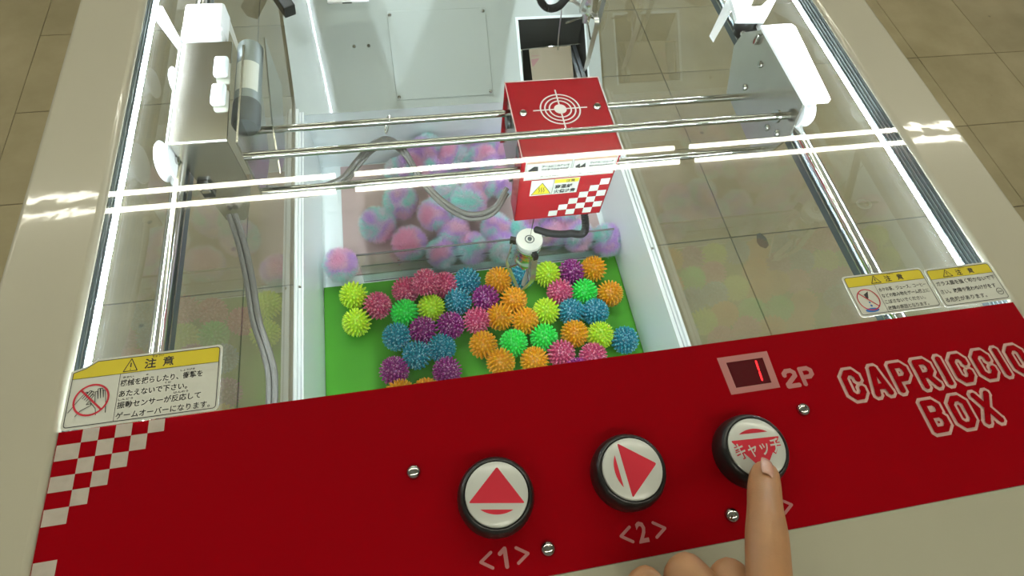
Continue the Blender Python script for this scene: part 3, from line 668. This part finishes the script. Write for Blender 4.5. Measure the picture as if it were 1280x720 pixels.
# ================================================================ CLAW
def claw(name, label, at, tipz, openw, rot, arms=3, scale=1., spread=False):
    root = empty(name, at); tag(root, label, 'claw')
    s = scale
    MB().lathe([(0, 0), (.0242 * s, 0), (.0250 * s, -.001), (.0250 * s, -.006), (.0215 * s, -.008), (.0215 * s, -.018)], 40).build('cap_disc', pb('disc_steel', (.84, .85, .80), .38, metal=.25), root)
    d = MB(); ring(d, frame((0, 0, 0), (1, 0, 0), (0, 1, 0), (0, 0, 1)), 0, 0, .0082 * s, .0020, .0003, 28); d.lathe([(.004, .0002), (.004, .003), (.002, .005), (0, .005)], 14); d.build('centre_bolt', 'darkalu', root)
    MB().lathe([(.0228 * s, -.016), (.0240 * s, -.018), (.0240 * s, -.026), (.0225 * s, -.028), (.0225 * s, -.056), (.0240 * s, -.058), (.0240 * s, -.068), (.019 * s, -.070), (.012 * s, -.076), (.0105 * s, -.096), (0, -.098)], 40).build('claw_body', 'clawbody', root)
    for k in range(arms):
        a = rot + 2 * math.pi * k / arms; c, sn_ = math.cos(a), math.sin(a)
        P = lambda r, z: Vector((r * c, r * sn_, z))
        MB().rbox(-.006, .006, -.0045, .0045, -.007, .007, .001, mat=Matrix.Translation(P(.030 * s, -.013)) @ Matrix.Rotation(a, 4, 'Z')).build('arm_joint', 'black', root)
        zt_ = tipz
        path = [P(.031 * s, -.016), P(.034 * s, -.055), P(openw, -.075), P(openw * .97, -.098), P(openw * .72, -.128), P(openw * .35, zt_ + .016), P(.006, zt_)]
        if spread: path = [P(.020, -.060), P(openw * .8, -.052), P(openw * 1.04, -.062), P(openw * 1.05, -.095), P(openw * .98, tipz + .03), P(openw * .86, tipz)]
        ps = spline(path, 5)
        w = Vector((-sn_, c, 0)) * .0056; m = MB(); vs = []; fs = []
        for i, p_ in enumerate(ps):
            tt = (ps[min(i + 1, len(ps) - 1)] - ps[max(i - 1, 0)]).normalized(); nn = tt.cross(w).normalized() * .0009
            ww = w * (1 if i < len(ps) - 6 else .55 + .09 * (len(ps) - 1 - i))
            vs += [p_ + ww + nn, p_ - ww + nn, p_ - ww - nn, p_ + ww - nn]
            if i:
                for j in range(4): fs.append(((i - 1) * 4 + j, (i - 1) * 4 + (j + 1) % 4, i * 4 + (j + 1) % 4, i * 4 + j))
        fs += [(0, 1, 2, 3), tuple(len(vs) - 4 + j for j in range(4))]
        m.add([tuple(v) for v in vs], fs); recalc(m.build('claw_arm', 'clawsteel', root))
        # link plate from the plunger to the arm
        MB().tube([P(.010 * s, -.088), P(openw * .80, -.112)], .0022, 8).build('arm_link', 'chrome', root)
    return root
CL = un(662, 299, -.48)
cl = claw('claw', 'chrome three armed claw with white disc, hanging over spiky balls', CL, -.186, .037, math.radians(-78))
MB().tube([(0, 0, .0), (-.004, -.02, tz0 - CL.z + .03)], .0009, 6).build('hanging_cord', 'steel', cl)
cl2 = claw('claw', 'rear chrome claw with its arms open above the chute opening', un(742, -22, -.36), -.20, .056, math.radians(-84), 3, .9, True)
MB().tube([(0, 0, 0), (0, 0, .22)], .0009, 6).build('hanging_cord', 'steel', cl2)
# corrugated black power hose, claw to trolley
def hose(pts, r, name, mat, label, cat, rib=.0030, k=10, amp=.12, n=12):
    ps = spline(pts, k); L = [0]
    for a, b_ in zip(ps, ps[1:]): L.append(L[-1] + (b_ - a).length)
    q = []; s = 0; j = 0; N = int(L[-1] / (rib / 2))
    for i in range(N + 1):
        s = L[-1] * i / N
        while j < len(L) - 2 and L[j + 1] < s: j += 1
        f = (s - L[j]) / max(1e-9, L[j + 1] - L[j]); q.append(ps[j].lerp(ps[j + 1], f))
    o = MB().tube(q, r, n, True, [r * (1 + amp * (1 if i % 2 else -1)) for i in range(len(q))]).build(name, mat)
    return tag(o, label, cat)
hose([un(670, 287, -.455), un(690, 292, -.42), un(712, 292, -.38), un(732, 284, -.34), (.243, .5595, -.262), (.246, .5595, -.222), (.240, .5615, -.19)], .0058, 'power_hose', 'blackrub', 'thick black ribbed hose curving from claw to red trolley', 'hose')
hose([un(770, -40, -.33), un(735, -20, -.34), un(712, -6, -.35), un(698, 8, -.36), un(684, 10, -.36), un(675, -2, -.35), un(678, -22, -.33)], .0075, 'power_hose', 'blackrub', 'black ribbed hose loop beside the rear claw, above the slope', 'hose')
# grey flat drag cables (two conduits side by side)
def cable(pts, label, off, name='drag_cable'):
    root = empty(name, pts[0]); tag(root, label, 'cable')
    for s in (-1, 1):
        o = MB().tube([p + Vector(off) * s for p in spline(pts, 9)], .0033, 8).build('conduit', 'greycable'); o.parent = root; o.matrix_parent_inverse = Matrix.Translation(-Vector(pts[0]))
cable([un(634, 238, -.20), un(616, 264, -.215), un(585, 270, -.22), un(552, 252, -.21), un(525, 222, -.19), un(505, 190, -.165), un(485, 177, -.145), un(464, 185, -.15), un(446, 205, -.165), un(425, 228, -.17), un(380, 240, -.17), un(326, 238, -.165)], 'grey twin cable swagged from left carriage to red trolley', (0, .002, .0028))
cable([un(290, 268, -.15), un(302, 305, -.165), un(312, 350, -.175), un(320, 400, -.18), un(333, 440, -.185), un(340, 475, -.19), un(338, 540, -.20)], 'grey twin cable running down the left side to the front', (.0031, 0, 0))
# bracket and black box hanging at the top left of the slope
hb = empty('hanging_bracket', un(430, 1, -.40)); tag(hb, 'white bracket with dark slot above two screws on slope', 'bracket'); hl = hb.location.copy()
pb0 = un(409, 0, -.40); pb1 = un(461, 0, -.40)
o = MB().rbox(pb0.x - hl.x, pb1.x - hl.x, -.004, .06, -.004, .0, .001).build('bracket_plate', 'whiteplastic', hb)
MB().box(.000 - .004, .016, -.0046, -.0035, -.0035, -.001).build('slot', 'dark', hb)
o = MB().rbox(-.013, .013, -.03, .03, -.03, 0, .003).build('sensor_box', 'black'); o.location = un(352, -6, -.37); o.rotation_euler = (.3, 0, .5)
tag(o, 'black plastic box at top left corner above the slope', 'sensor')

# ================================================================ INSIDE THE WELL
mat_ = MB().rbox(xl + .001, xr - .001, .165, .684, ZW - .001, ZW + .0018, .0006, 1).build('felt_mat', 'green'); tag(mat_, 'bright green felt mat lying in the front of the well', 'mat')
bd = MB().rbox(-.186, .452, .7075, 1.038, ZW - .001, ZW + .004, .001, 2).build('prize_board', 'beige'); tag(bd, 'pinkish beige board under the fluffy pom-poms', 'board')
# clear divider: an upright and a foot ledge
dv = empty('clear_divider', (.15, .69, ZW)); tag(dv, 'long clear acrylic divider between pom-poms and spiky balls', 'divider')
dinv = Matrix.Translation(-dv.location)
def dp(mb, n, m):
    o = mb.build(n, m); o.parent = dv; o.matrix_parent_inverse = dinv; return o
D0, D1 = -.142, .440
dp(MB().box(D0, D1, .6885, .6915, ZW, -.668), 'upright_panel', 'acrylic')
dp(MB().box(D0, D1, .690, .7050, ZW + .0, ZW + .003).box(D0, D1, .7035, .705, ZW + .003, ZW + .045), 'ledge_panel', 'acrylic')
dp(MB().box(D0, D1, .6880, .6920, -.6685, -.6665), 'top_edge', 'acryledge')
dp(MB().box(D0, D1, .7030, .7055, ZW + .044, ZW + .0455).box(D0, D1, .6875, .6885, ZW, ZW + .0022), 'ledge_edge', 'acryledge')
for x in (-.055, .2, .27): 
    for z in (-.70, -.72, -.745): dp(MB().lathe([(.0030, 0), (.0024, .002), (0, .0026)], 10, frame((x, .6885, z), (1, 0, 0), (0, 0, 1), (0, -1, 0))), 'rubber_dot', 'bright')

# ---- spiky balls
def fib(n):
    g = math.pi * (3 - 5 ** .5); return [Vector((math.sqrt(1 - z * z) * math.cos(g * i), math.sqrt(1 - z * z) * math.sin(g * i), z)) for i, z in ((i, 1 - 2 * (i + .5) / n) for i in range(n))]
def spiky(name, mat, R=.0248, L=.0078, N=132, w=.0027):
    mb = MB(); bm = bmesh.new(); bmesh.ops.create_icosphere(bm, subdivisions=3, radius=R); bm.verts.index_update()
    mb.add([v.co[:] for v in bm.verts], [[v.index for v in f.verts] for f in bm.faces], True); bm.free()
    for d in fib(N):
        a = d.orthogonal().normalized(); b = d.cross(a)
        vs = []
        for rr, hh in ((w * 1.1, -.0008), (w * .78, L * .45), (w * .48, L * .88)):
            for i in range(6): t = i * math.pi / 3; vs.append(tuple(d * (R + hh) + a * math.cos(t) * rr + b * math.sin(t) * rr))
        vs.append(tuple(d * (R + L)))
        fs = [(k * 6 + i, k * 6 + (i + 1) % 6, (k + 1) * 6 + (i + 1) % 6, (k + 1) * 6 + i) for k in range(2) for i in range(6)] + [(12 + i, 12 + (i + 1) % 6, 18) for i in range(6)]
        mb.add(vs, fs, True)
    return mb
def ballmat(name, col, gel, tip):
    m = pb(name, col, .28, spec=.5, sss=.35 if not gel else .2, trans=.15 if gel else .0, ior=1.42, coat=.2); nt = m.node_tree; b = nt.nodes['Principled BSDF']
    b.inputs['Subsurface Scale'].default_value = .006
    tc = nt.nodes.new('ShaderNodeTexCoord'); ln = nt.nodes.new('ShaderNodeVectorMath'); ln.operation = 'LENGTH'; nt.links.new(tc.outputs['Object'], ln.inputs[0])
    mr = nt.nodes.new('ShaderNodeMapRange'); mr.inputs[1].default_value = .0245; mr.inputs[2].default_value = .0325; nt.links.new(ln.outputs['Value'], mr.inputs[0])
    mx = nt.nodes.new('ShaderNodeMix'); mx.data_type = 'RGBA'; mx.inputs[6].default_value = (*[c * (.72 if gel else .8) for c in col], 1); mx.inputs[7].default_value = (*tip, 1)
    nt.links.new(mr.outputs[0], mx.inputs[0])
    if gel:                                    # metallic glitter flakes in the rubber
        v = nt.nodes.new('ShaderNodeTexVoronoi'); v.inputs['Scale'].default_value = 420; nt.links.new(tc.outputs['Object'], v.inputs['Vector'])
        th = nt.nodes.new('ShaderNodeMath'); th.operation = 'GREATER_THAN'; th.inputs[1].default_value = .87
        sx = nt.nodes.new('ShaderNodeSeparateColor'); nt.links.new(v.outputs['Color'], sx.inputs[0]); nt.links.new(sx.outputs[0], th.inputs[0])
        m2 = nt.nodes.new('ShaderNodeMix'); m2.data_type = 'RGBA'; nt.links.new(th.outputs[0], m2.inputs[0]); nt.links.new(mx.outputs[2], m2.inputs[6])
        m2.inputs[7].default_value = (*[min(1, .35 + c * .8) for c in tip], 1); nt.links.new(m2.outputs[2], b.inputs['Base Color'])
    else: nt.links.new(mx.outputs[2], b.inputs['Base Color'])
    return m
BC = {'lime': ((.50, .78, .02), 0, (.66, .90, .05)), 'green': ((.02, .70, .06), 0, (.06, .88, .14)), 'orange': ((.80, .33, .0), 0, (.92, .44, .02)),
      'pink': ((.70, .05, .19), 1, (.84, .13, .28)), 'purple': ((.27, .0, .20), 1, (.46, .02, .34)), 'blue': ((.0, .24, .37), 1, (.02, .42, .55))}
BM = {c: spiky(c, None).build('spiky_ball', ballmat('rubber_' + c, *v)) for c, v in BC.items()}
used = set()
BALLS = """lime 442 369 0|lime ball at the far left, behind the other far left one
lime 446 403 0|lime ball at the far left, in front of the other far left one
pink 472 382 0|rose ball to the right of the two far left lime balls
green 506 391 0|green ball second in from left, left of the lime ball amid pinks
pink 507 363 0|rose ball under the divider, leftmost of three pink ones in a row
pink 532 353 .026|brightest hot pink ball, raised in the middle of the pink row
pink 556 357 0|dull pink ball at the right end of the pink row, beside blue
blue 584 351 0|blue ball against the divider, left of the rear orange ball
blue 572 376 0|blue ball between the pink row and the purple ball
lime 539 385 0|lime ball right of the green one, below the hot pink ball
purple 529 413 0|purple ball below the lime ball, left one of the touching purple pair
purple 563 407 0|purple ball of the touching pair on the left, right hand one
blue 496 421 0|leftmost blue ball, left of the purple pair
blue 521 444 0|blue ball lowest in the left blue trio
blue 552 435 0|blue ball below the purple pair, right end of the left blue trio
purple 493 464 0|purple ball at the front left near the panel edge
purple 559 464 0|purple ball near the panel edge, below the left blue trio
orange 500 492 0|orange ball mostly hidden by the panel, below the front left purple one
orange 533 491 0|orange ball barely showing over the panel between two purple ones
orange 623 350 0|orange ball at the back, left of the claw arms
purple 607 373 0|purple ball left of the ball under the claw tip
pink 596 401 0|rose ball in the middle, left of the orange cluster
orange 642 375 0|orange ball right under the claw tip
orange 625 396 0|orange ball left in the trio below the claw
orange 656 401 0|orange ball right in the trio below the claw
orange 604 431 0|orange ball alone left of the two green balls
green 642 429 0|green ball in front centre, left of the two side by side
orange 626 453 0|orange ball cut by the panel edge, left of two front ones
orange 668 451 0|orange ball cut by the panel edge, right of two front ones
green 680 422 0|green ball in front centre, right of the two side by side
lime 683 389 0|lime ball in the middle, right of the orange trio
lime 684 343 0|lime ball at the back beside the right claw arm
pink 700 365 0|rose ball between lime and green on the right
purple 714 340 0|purple ball at the back right, left of an orange ball
orange 742 336 0|orange ball in the back right row, hindmost
green 730 365 0|green ball at the right, left of the far right orange ball
orange 762 367 0|orange ball furthest to the right, above the blue pair
blue 714 390 0|blue ball left in the touching right hand blue pair
blue 744 390 0|blue ball right in the touching right hand blue pair
orange 718 417 0|orange ball at the right, below the blue pair
lime 750 419 0|lime ball at front right, between orange and lone blue
blue 781 425 0|lone blue ball in the front right corner
pink 703 444 0|rose ball cut by the panel edge, left of two
purple 721 462 0|purple ball showing only its top between two front rose balls
pink 740 447 0|rose ball cut by the panel edge, right of two
blue 652 345 0|blue ball seen between the arms of the front claw"""
CN = {'lime': 'yellow-lime spiky rubber ball', 'green': 'bright green spiky rubber ball', 'orange': 'orange spiky rubber ball', 'pink': 'rose pink glittery spiky ball', 'purple': 'dark purple glittery spiky ball', 'blue': 'teal blue glittery spiky ball'}
rb = random.Random(5)
pos = []
for ln in BALLS.split('\n'):
    a, lab = ln.split('|'); c, x, y, up = a.split(); pos.append([c, float(x), float(y), float(up), lab])
P3 = [un(p[1], p[2], ZW + .0325 + p[3]) for p in pos]
for it in range(60):                         # push touching balls apart in the plane
    for i in range(len(P3)):
        for j in range(i):
            d = P3[i] - P3[j]; L = d.length
            if L < .0525 and abs(d.z) < .01:
                q = Vector((d.x, d.y, 0)).normalized() * (.0525 - L) * .5; P3[i] = P3[i] + q; P3[j] = P3[j] - q
for (c, x, y, up, lab), p in zip(pos, P3):
    src = BM[c]
    if c in used: o = src.copy(); C.objects.link(o)
    else: o = src; used.add(c)
    o.location = p; o.rotation_euler = (rb.uniform(0, 6), rb.uniform(0, 6), rb.uniform(0, 6))
    tag(o, lab.replace(' ball ', ' spiky ball ', 1) if lab.count(' ball ') else lab, 'ball', 'spiky rubber balls on the green mat')

# ---- fluffy pom-poms: a soft core with thousands of fine hairs
def pommat(name, shift):
    m = pb(name, (.7, .5, .7), .85, spec=.1); nt = m.node_tree; b = nt.nodes['Principled BSDF']
    at = nt.nodes.new('ShaderNodeAttribute'); at.attribute_name = 'root'; oi = nt.nodes.new('ShaderNodeObjectInfo')
    ad = nt.nodes.new('ShaderNodeVectorMath'); ad.operation = 'ADD'; nt.links.new(at.outputs['Vector'], ad.inputs[0])
    ml = nt.nodes.new('ShaderNodeVectorMath'); ml.operation = 'SCALE'; ml.inputs[0].default_value = (7, 13, 5); nt.links.new(oi.outputs['Random'], ml.inputs['Scale']); nt.links.new(ml.outputs[0], ad.inputs[1])
    n = nt.nodes.new('ShaderNodeTexNoise'); n.inputs['Scale'].default_value = .62; n.inputs['Detail'].default_value = .3; nt.links.new(ad.outputs[0], n.inputs['Vector'])
    cr = nt.nodes.new('ShaderNodeValToRGB'); el = cr.color_ramp.elements
    el[0].position = .30; el[0].color = (.97, .60, .78, 1); el[1].position = .70; el[1].color = (.50, .95, .88, 1)
    for p_, c_ in ((.40, (.97, .76, .87, 1)), (.46, (.78, .54, .95, 1)), (.52, (.95, .80, .95, 1)), (.575, (.48, .95, .85, 1)), (.63, (.97, .84, .93, 1))): e = el.new(p_); e.color = c_
    nt.links.new(n.outputs['Fac'], cr.inputs[0]); nt.links.new(cr.outputs[0], b.inputs['Base Color'])
    tr_ = nt.nodes.new('ShaderNodeBsdfTranslucent'); nt.links.new(cr.outputs[0], tr_.inputs[0])
    mx = nt.nodes.new('ShaderNodeMixShader'); mx.inputs[0].default_value = .5; nt.links.new(b.outputs[0], mx.inputs[1]); nt.links.new(tr_.outputs[0], mx.inputs[2])
    nt.links.new(mx.outputs[0], nt.nodes['Material Output'].inputs[0])
    return m
PM = pommat('pompom_fur', 0)
def pom(seed, N=9000):
    rng = np.random.default_rng(seed); R0, R1 = .020, .043
    d = rng.normal(size=(N, 3)); d /= np.linalg.norm(d, axis=1)[:, None]
    e_ = rng.normal(size=(N, 3)) * .17; clump = np.array([noise.noise_vector(Vector(v) * 2.3 + Vector((seed, 0, 0))) for v in d]) * .42
    d2 = d + e_ + clump; d2 /= np.linalg.norm(d2, axis=1)[:, None]
    L = R1 - rng.random(N) ** 1.5 * .010
    side = np.cross(d, rng.normal(size=(N, 3))); side /= np.linalg.norm(side, axis=1)[:, None]
    w = .00042
    a = d * R0; mid = (d + (d2 - d) * .35); mid /= np.linalg.norm(mid, axis=1)[:, None]; mid *= (R0 + (L - R0) * .55)[:, None]; tip = d2 * L[:, None]
    V = np.stack([a - side * w, a + side * w, mid - side * w * .8, mid + side * w * .8, tip], 1).reshape(-1, 3)
    core = bmesh.new(); bmesh.ops.create_icosphere(core, subdivisions=3, radius=.0285); core.verts.index_update()
    cv = [v.co[:] for v in core.verts]; cf = [[v.index for v in f.verts] for f in core.faces]; core.free()
    base = len(cv); F = list(cf)
    for i in range(N): k = base + i * 5; F += [(k, k + 1, k + 3, k + 2), (k + 2, k + 3, k + 4)]
    me = bpy.data.meshes.new('pompom'); me.from_pydata(cv + V.tolist(), [], F); me.materials.append(PM)
    root = np.concatenate([np.array(cv) / .0285, np.repeat(d, 5, 0)]).astype(np.float32)
    at = me.attributes.new('root', 'FLOAT_VECTOR', 'POINT'); at.data.foreach_set('vector', root.ravel())
    me.polygons.foreach_set('use_smooth', [True] * len(F)); me.update(); return me
PMS = [pom(s) for s in (1, 2, 3)]
POMS = """426 331 0 1.05|purple and coral pom-pom in the left corner beside the divider end
472 281 0 1.15|mint and purple pom-pom lying alone on the left of the beige board
512 304 .004 1.1|pale greyish pink pom-pom behind the divider, second from left
501 252 .01 1.15|pink and purple pom-pom behind the lone mint one
543 268 .035 1.05|mint streaked pom-pom on top of the front left of the heap
567 290 .01 1.05|pink pom-pom with mint side near the middle of the divider
552 316 0 1.0|pink pom-pom touching the divider, left of two pale ones
590 310 0 1.05|pale mint centred pom-pom touching the divider, right of the pink one
626 308 0 1.05|mint and lilac pom-pom touching the divider left of the claw
586 252 .045 1.15|large lilac pom-pom on top of the heap inside the cable swag
620 285 .01 1.0|lilac pink pom-pom in front right of the cable swag
527 193 .03 1.1|pink and lilac pom-pom under the back crossbars on the left
568 197 .035 1.05|purple pom-pom in the middle of the back crossbars
604 200 .03 1.05|mint pom-pom behind the front crossbar, left of the red trolley
592 168 0 1.05|greyish mint pom-pom at the back wall
518 170 0 1.05|pink pom-pom at the back wall on the left
530 152 .05 .95|small purple topped pom-pom peeking highest at the back wall
545 214 .02 1.05|lilac pom-pom just behind the lower crossbar on the left
556 240 .03 1.05|pink lilac pom-pom above the left of the cable swag
600 232 .03 1.05|mint pom-pom in the centre of the heap below the crossbars
626 228 .02 1.05|pale pink pom-pom against the left face of the trolley
622 180 .02 1.0|pink pom-pom at the back left of the trolley
655 292 0 1.1|lilac pom-pom just behind the claw
690 292 0 1.05|mint tinged pom-pom behind the black hose, left one
722 295 .01 1.05|pale white pink pom-pom behind the black hose, right one
759 300 0 1.1|purple pom-pom in the right corner beside the divider end
668 262 .03 1.05|lilac blue pom-pom below the front edge of the trolley
704 262 .03 1.05|mint and pink pom-pom below the checkered corner of the trolley
500 215 .0 1.05|lilac pom-pom on the left flank of the heap under the crossbars"""
for i, ln in enumerate(POMS.split('\n')):
    a, lab = ln.split('|'); x, y, up, sc_ = map(float, a.split())
    o = bpy.data.objects.new('pompom', PMS[i % 3]); C.objects.link(o)
    z = ZW + .041 + up; o.location = un(x, y, z); o.scale = (sc_,) * 3; o.rotation_euler = (rb.uniform(0, 6), rb.uniform(0, 6), rb.uniform(0, 6))
    if o.location.y > YS - .045: o.location.y = YS - .045
    tag(o, 'fluffy ' + lab, 'pom-pom', 'fluffy pom-poms heaped behind the divider')

# ================================================================ HAND
def skin_mesh(joints, edges, root=0, lv=2):
    me = bpy.data.meshes.new('h'); me.from_pydata([tuple(j[0]) for j in joints], edges, []); o = bpy.data.objects.new('h', me); C.objects.link(o)
    sk = o.modifiers.new('s', 'SKIN'); sk.use_smooth_shade = True; sk.branch_smoothing = .6
    for i, j in enumerate(joints):
        v = me.skin_vertices[0].data[i]; v.radius = j[1] if isinstance(j[1], tuple) else (j[1], j[1]); v.use_root = (i == root)
    ss = o.modifiers.new('u', 'SUBSURF'); ss.levels = lv; ss.render_levels = lv
    dg = bpy.context.evaluated_depsgraph_get(); m2 = bpy.data.meshes.new_from_object(o.evaluated_get(dg)); bpy.data.objects.remove(o); return m2
J = []; E_ = []
def jn(p, r, prev=None):
    J.append((Vector(p), r)); i = len(J) - 1
    if prev is not None: E_.append((prev, i))
    return i
palm = jn((.232, -.150, .030), (.026, .017))
wrist = jn((.243, -.215, .022), (.026, .020), palm); arm = jn((.262, -.300, .018), (.030, .027), wrist); jn((.285, -.40, .012), (.036, .034), arm)
# index finger, pressing
k1 = jn(un(966, 795, .064), (.0135, .013), palm); k2 = jn(un(961, 722, .066), .0128, k1); k3 = jn(un(958, 664, .060), .0126, k2)
k3b = jn(un(956.5, 640, .0525), .0106, k3); k4 = jn(un(955, 614, .0415), .0110, k3b); k4b = jn(un(955.5, 596, .0335), .0100, k4); k5 = jn(un(956, 583, .0275), .0080, k4b)
# curled fingers: knuckle, middle joint (showing), tip folded below
def curl(kn, mid, t1, t2, r):
    a = jn(kn, r * 1.12, palm); b = jn(mid, r * 1.04, a); c = jn(t1, r * .95, b); jn(t2, r * .78, c)
curl((.203, -.100, .052), un(906, 712, .040), un(905, 742, .018), un(905, 778, .012), .0115)
curl((.182, -.106, .048), un(852, 706, .036), un(853, 738, .014), un(855, 774, .009), .0125)
curl((.162, -.116, .042), un(800, 722, .032), un(808, 750, .012), un(812, 782, .008), .0115)
# thumb, tucked on the far side
t1 = jn((.266, -.150, .030), .0125, palm); t2 = jn((.272, -.110, .022), .0115, t1); jn((.262, -.082, .016), .0100, t2)
hm = skin_mesh(J, E_); hm.name = 'person'; hm.materials.append(M['skin'])
hand = bpy.data.objects.new('person', hm); C.objects.link(hand); tag(hand, "person's right hand, index finger pressing the rightmost round button", 'person')
# finger nail, following the tip
tip = un(962.5, 576, .0388); bk_ = un(962, 595, .0478)
ax = (tip - bk_).normalized(); sd = ax.cross(Vector((.28, 0, 1))).normalized(); nn = sd.cross(ax).normalized()
if nn.z < 0: nn = -nn
vs = []; n1, n2 = 7, 7
for i in range(n1):
    for j in range(n2):
        u = i / (n1 - 1); v = (j / (n2 - 1) - .5) * 2; wv = .0058 * (1 - .32 * max(0, u - .75) ** 1 * 4 * .5) * (1 - .25 * max(0, .2 - u) * 5)
        vs.append(tuple(bk_ + (tip - bk_) * u + sd * v * wv + nn * (-.0019 * v * v + .0006 - .0009 * u * u)))
fs = [(i * n2 + j, i * n2 + j + 1, (i + 1) * n2 + j + 1, (i + 1) * n2 + j) for i in range(n1 - 1) for j in range(n2 - 1)]
nl = MB().add(vs, fs, True).build('fingernail', 'nail', hand)
mo_ = nl.modifiers.new('s', 'SOLIDIFY'); mo_.thickness = .0006; mo_.offset = 0
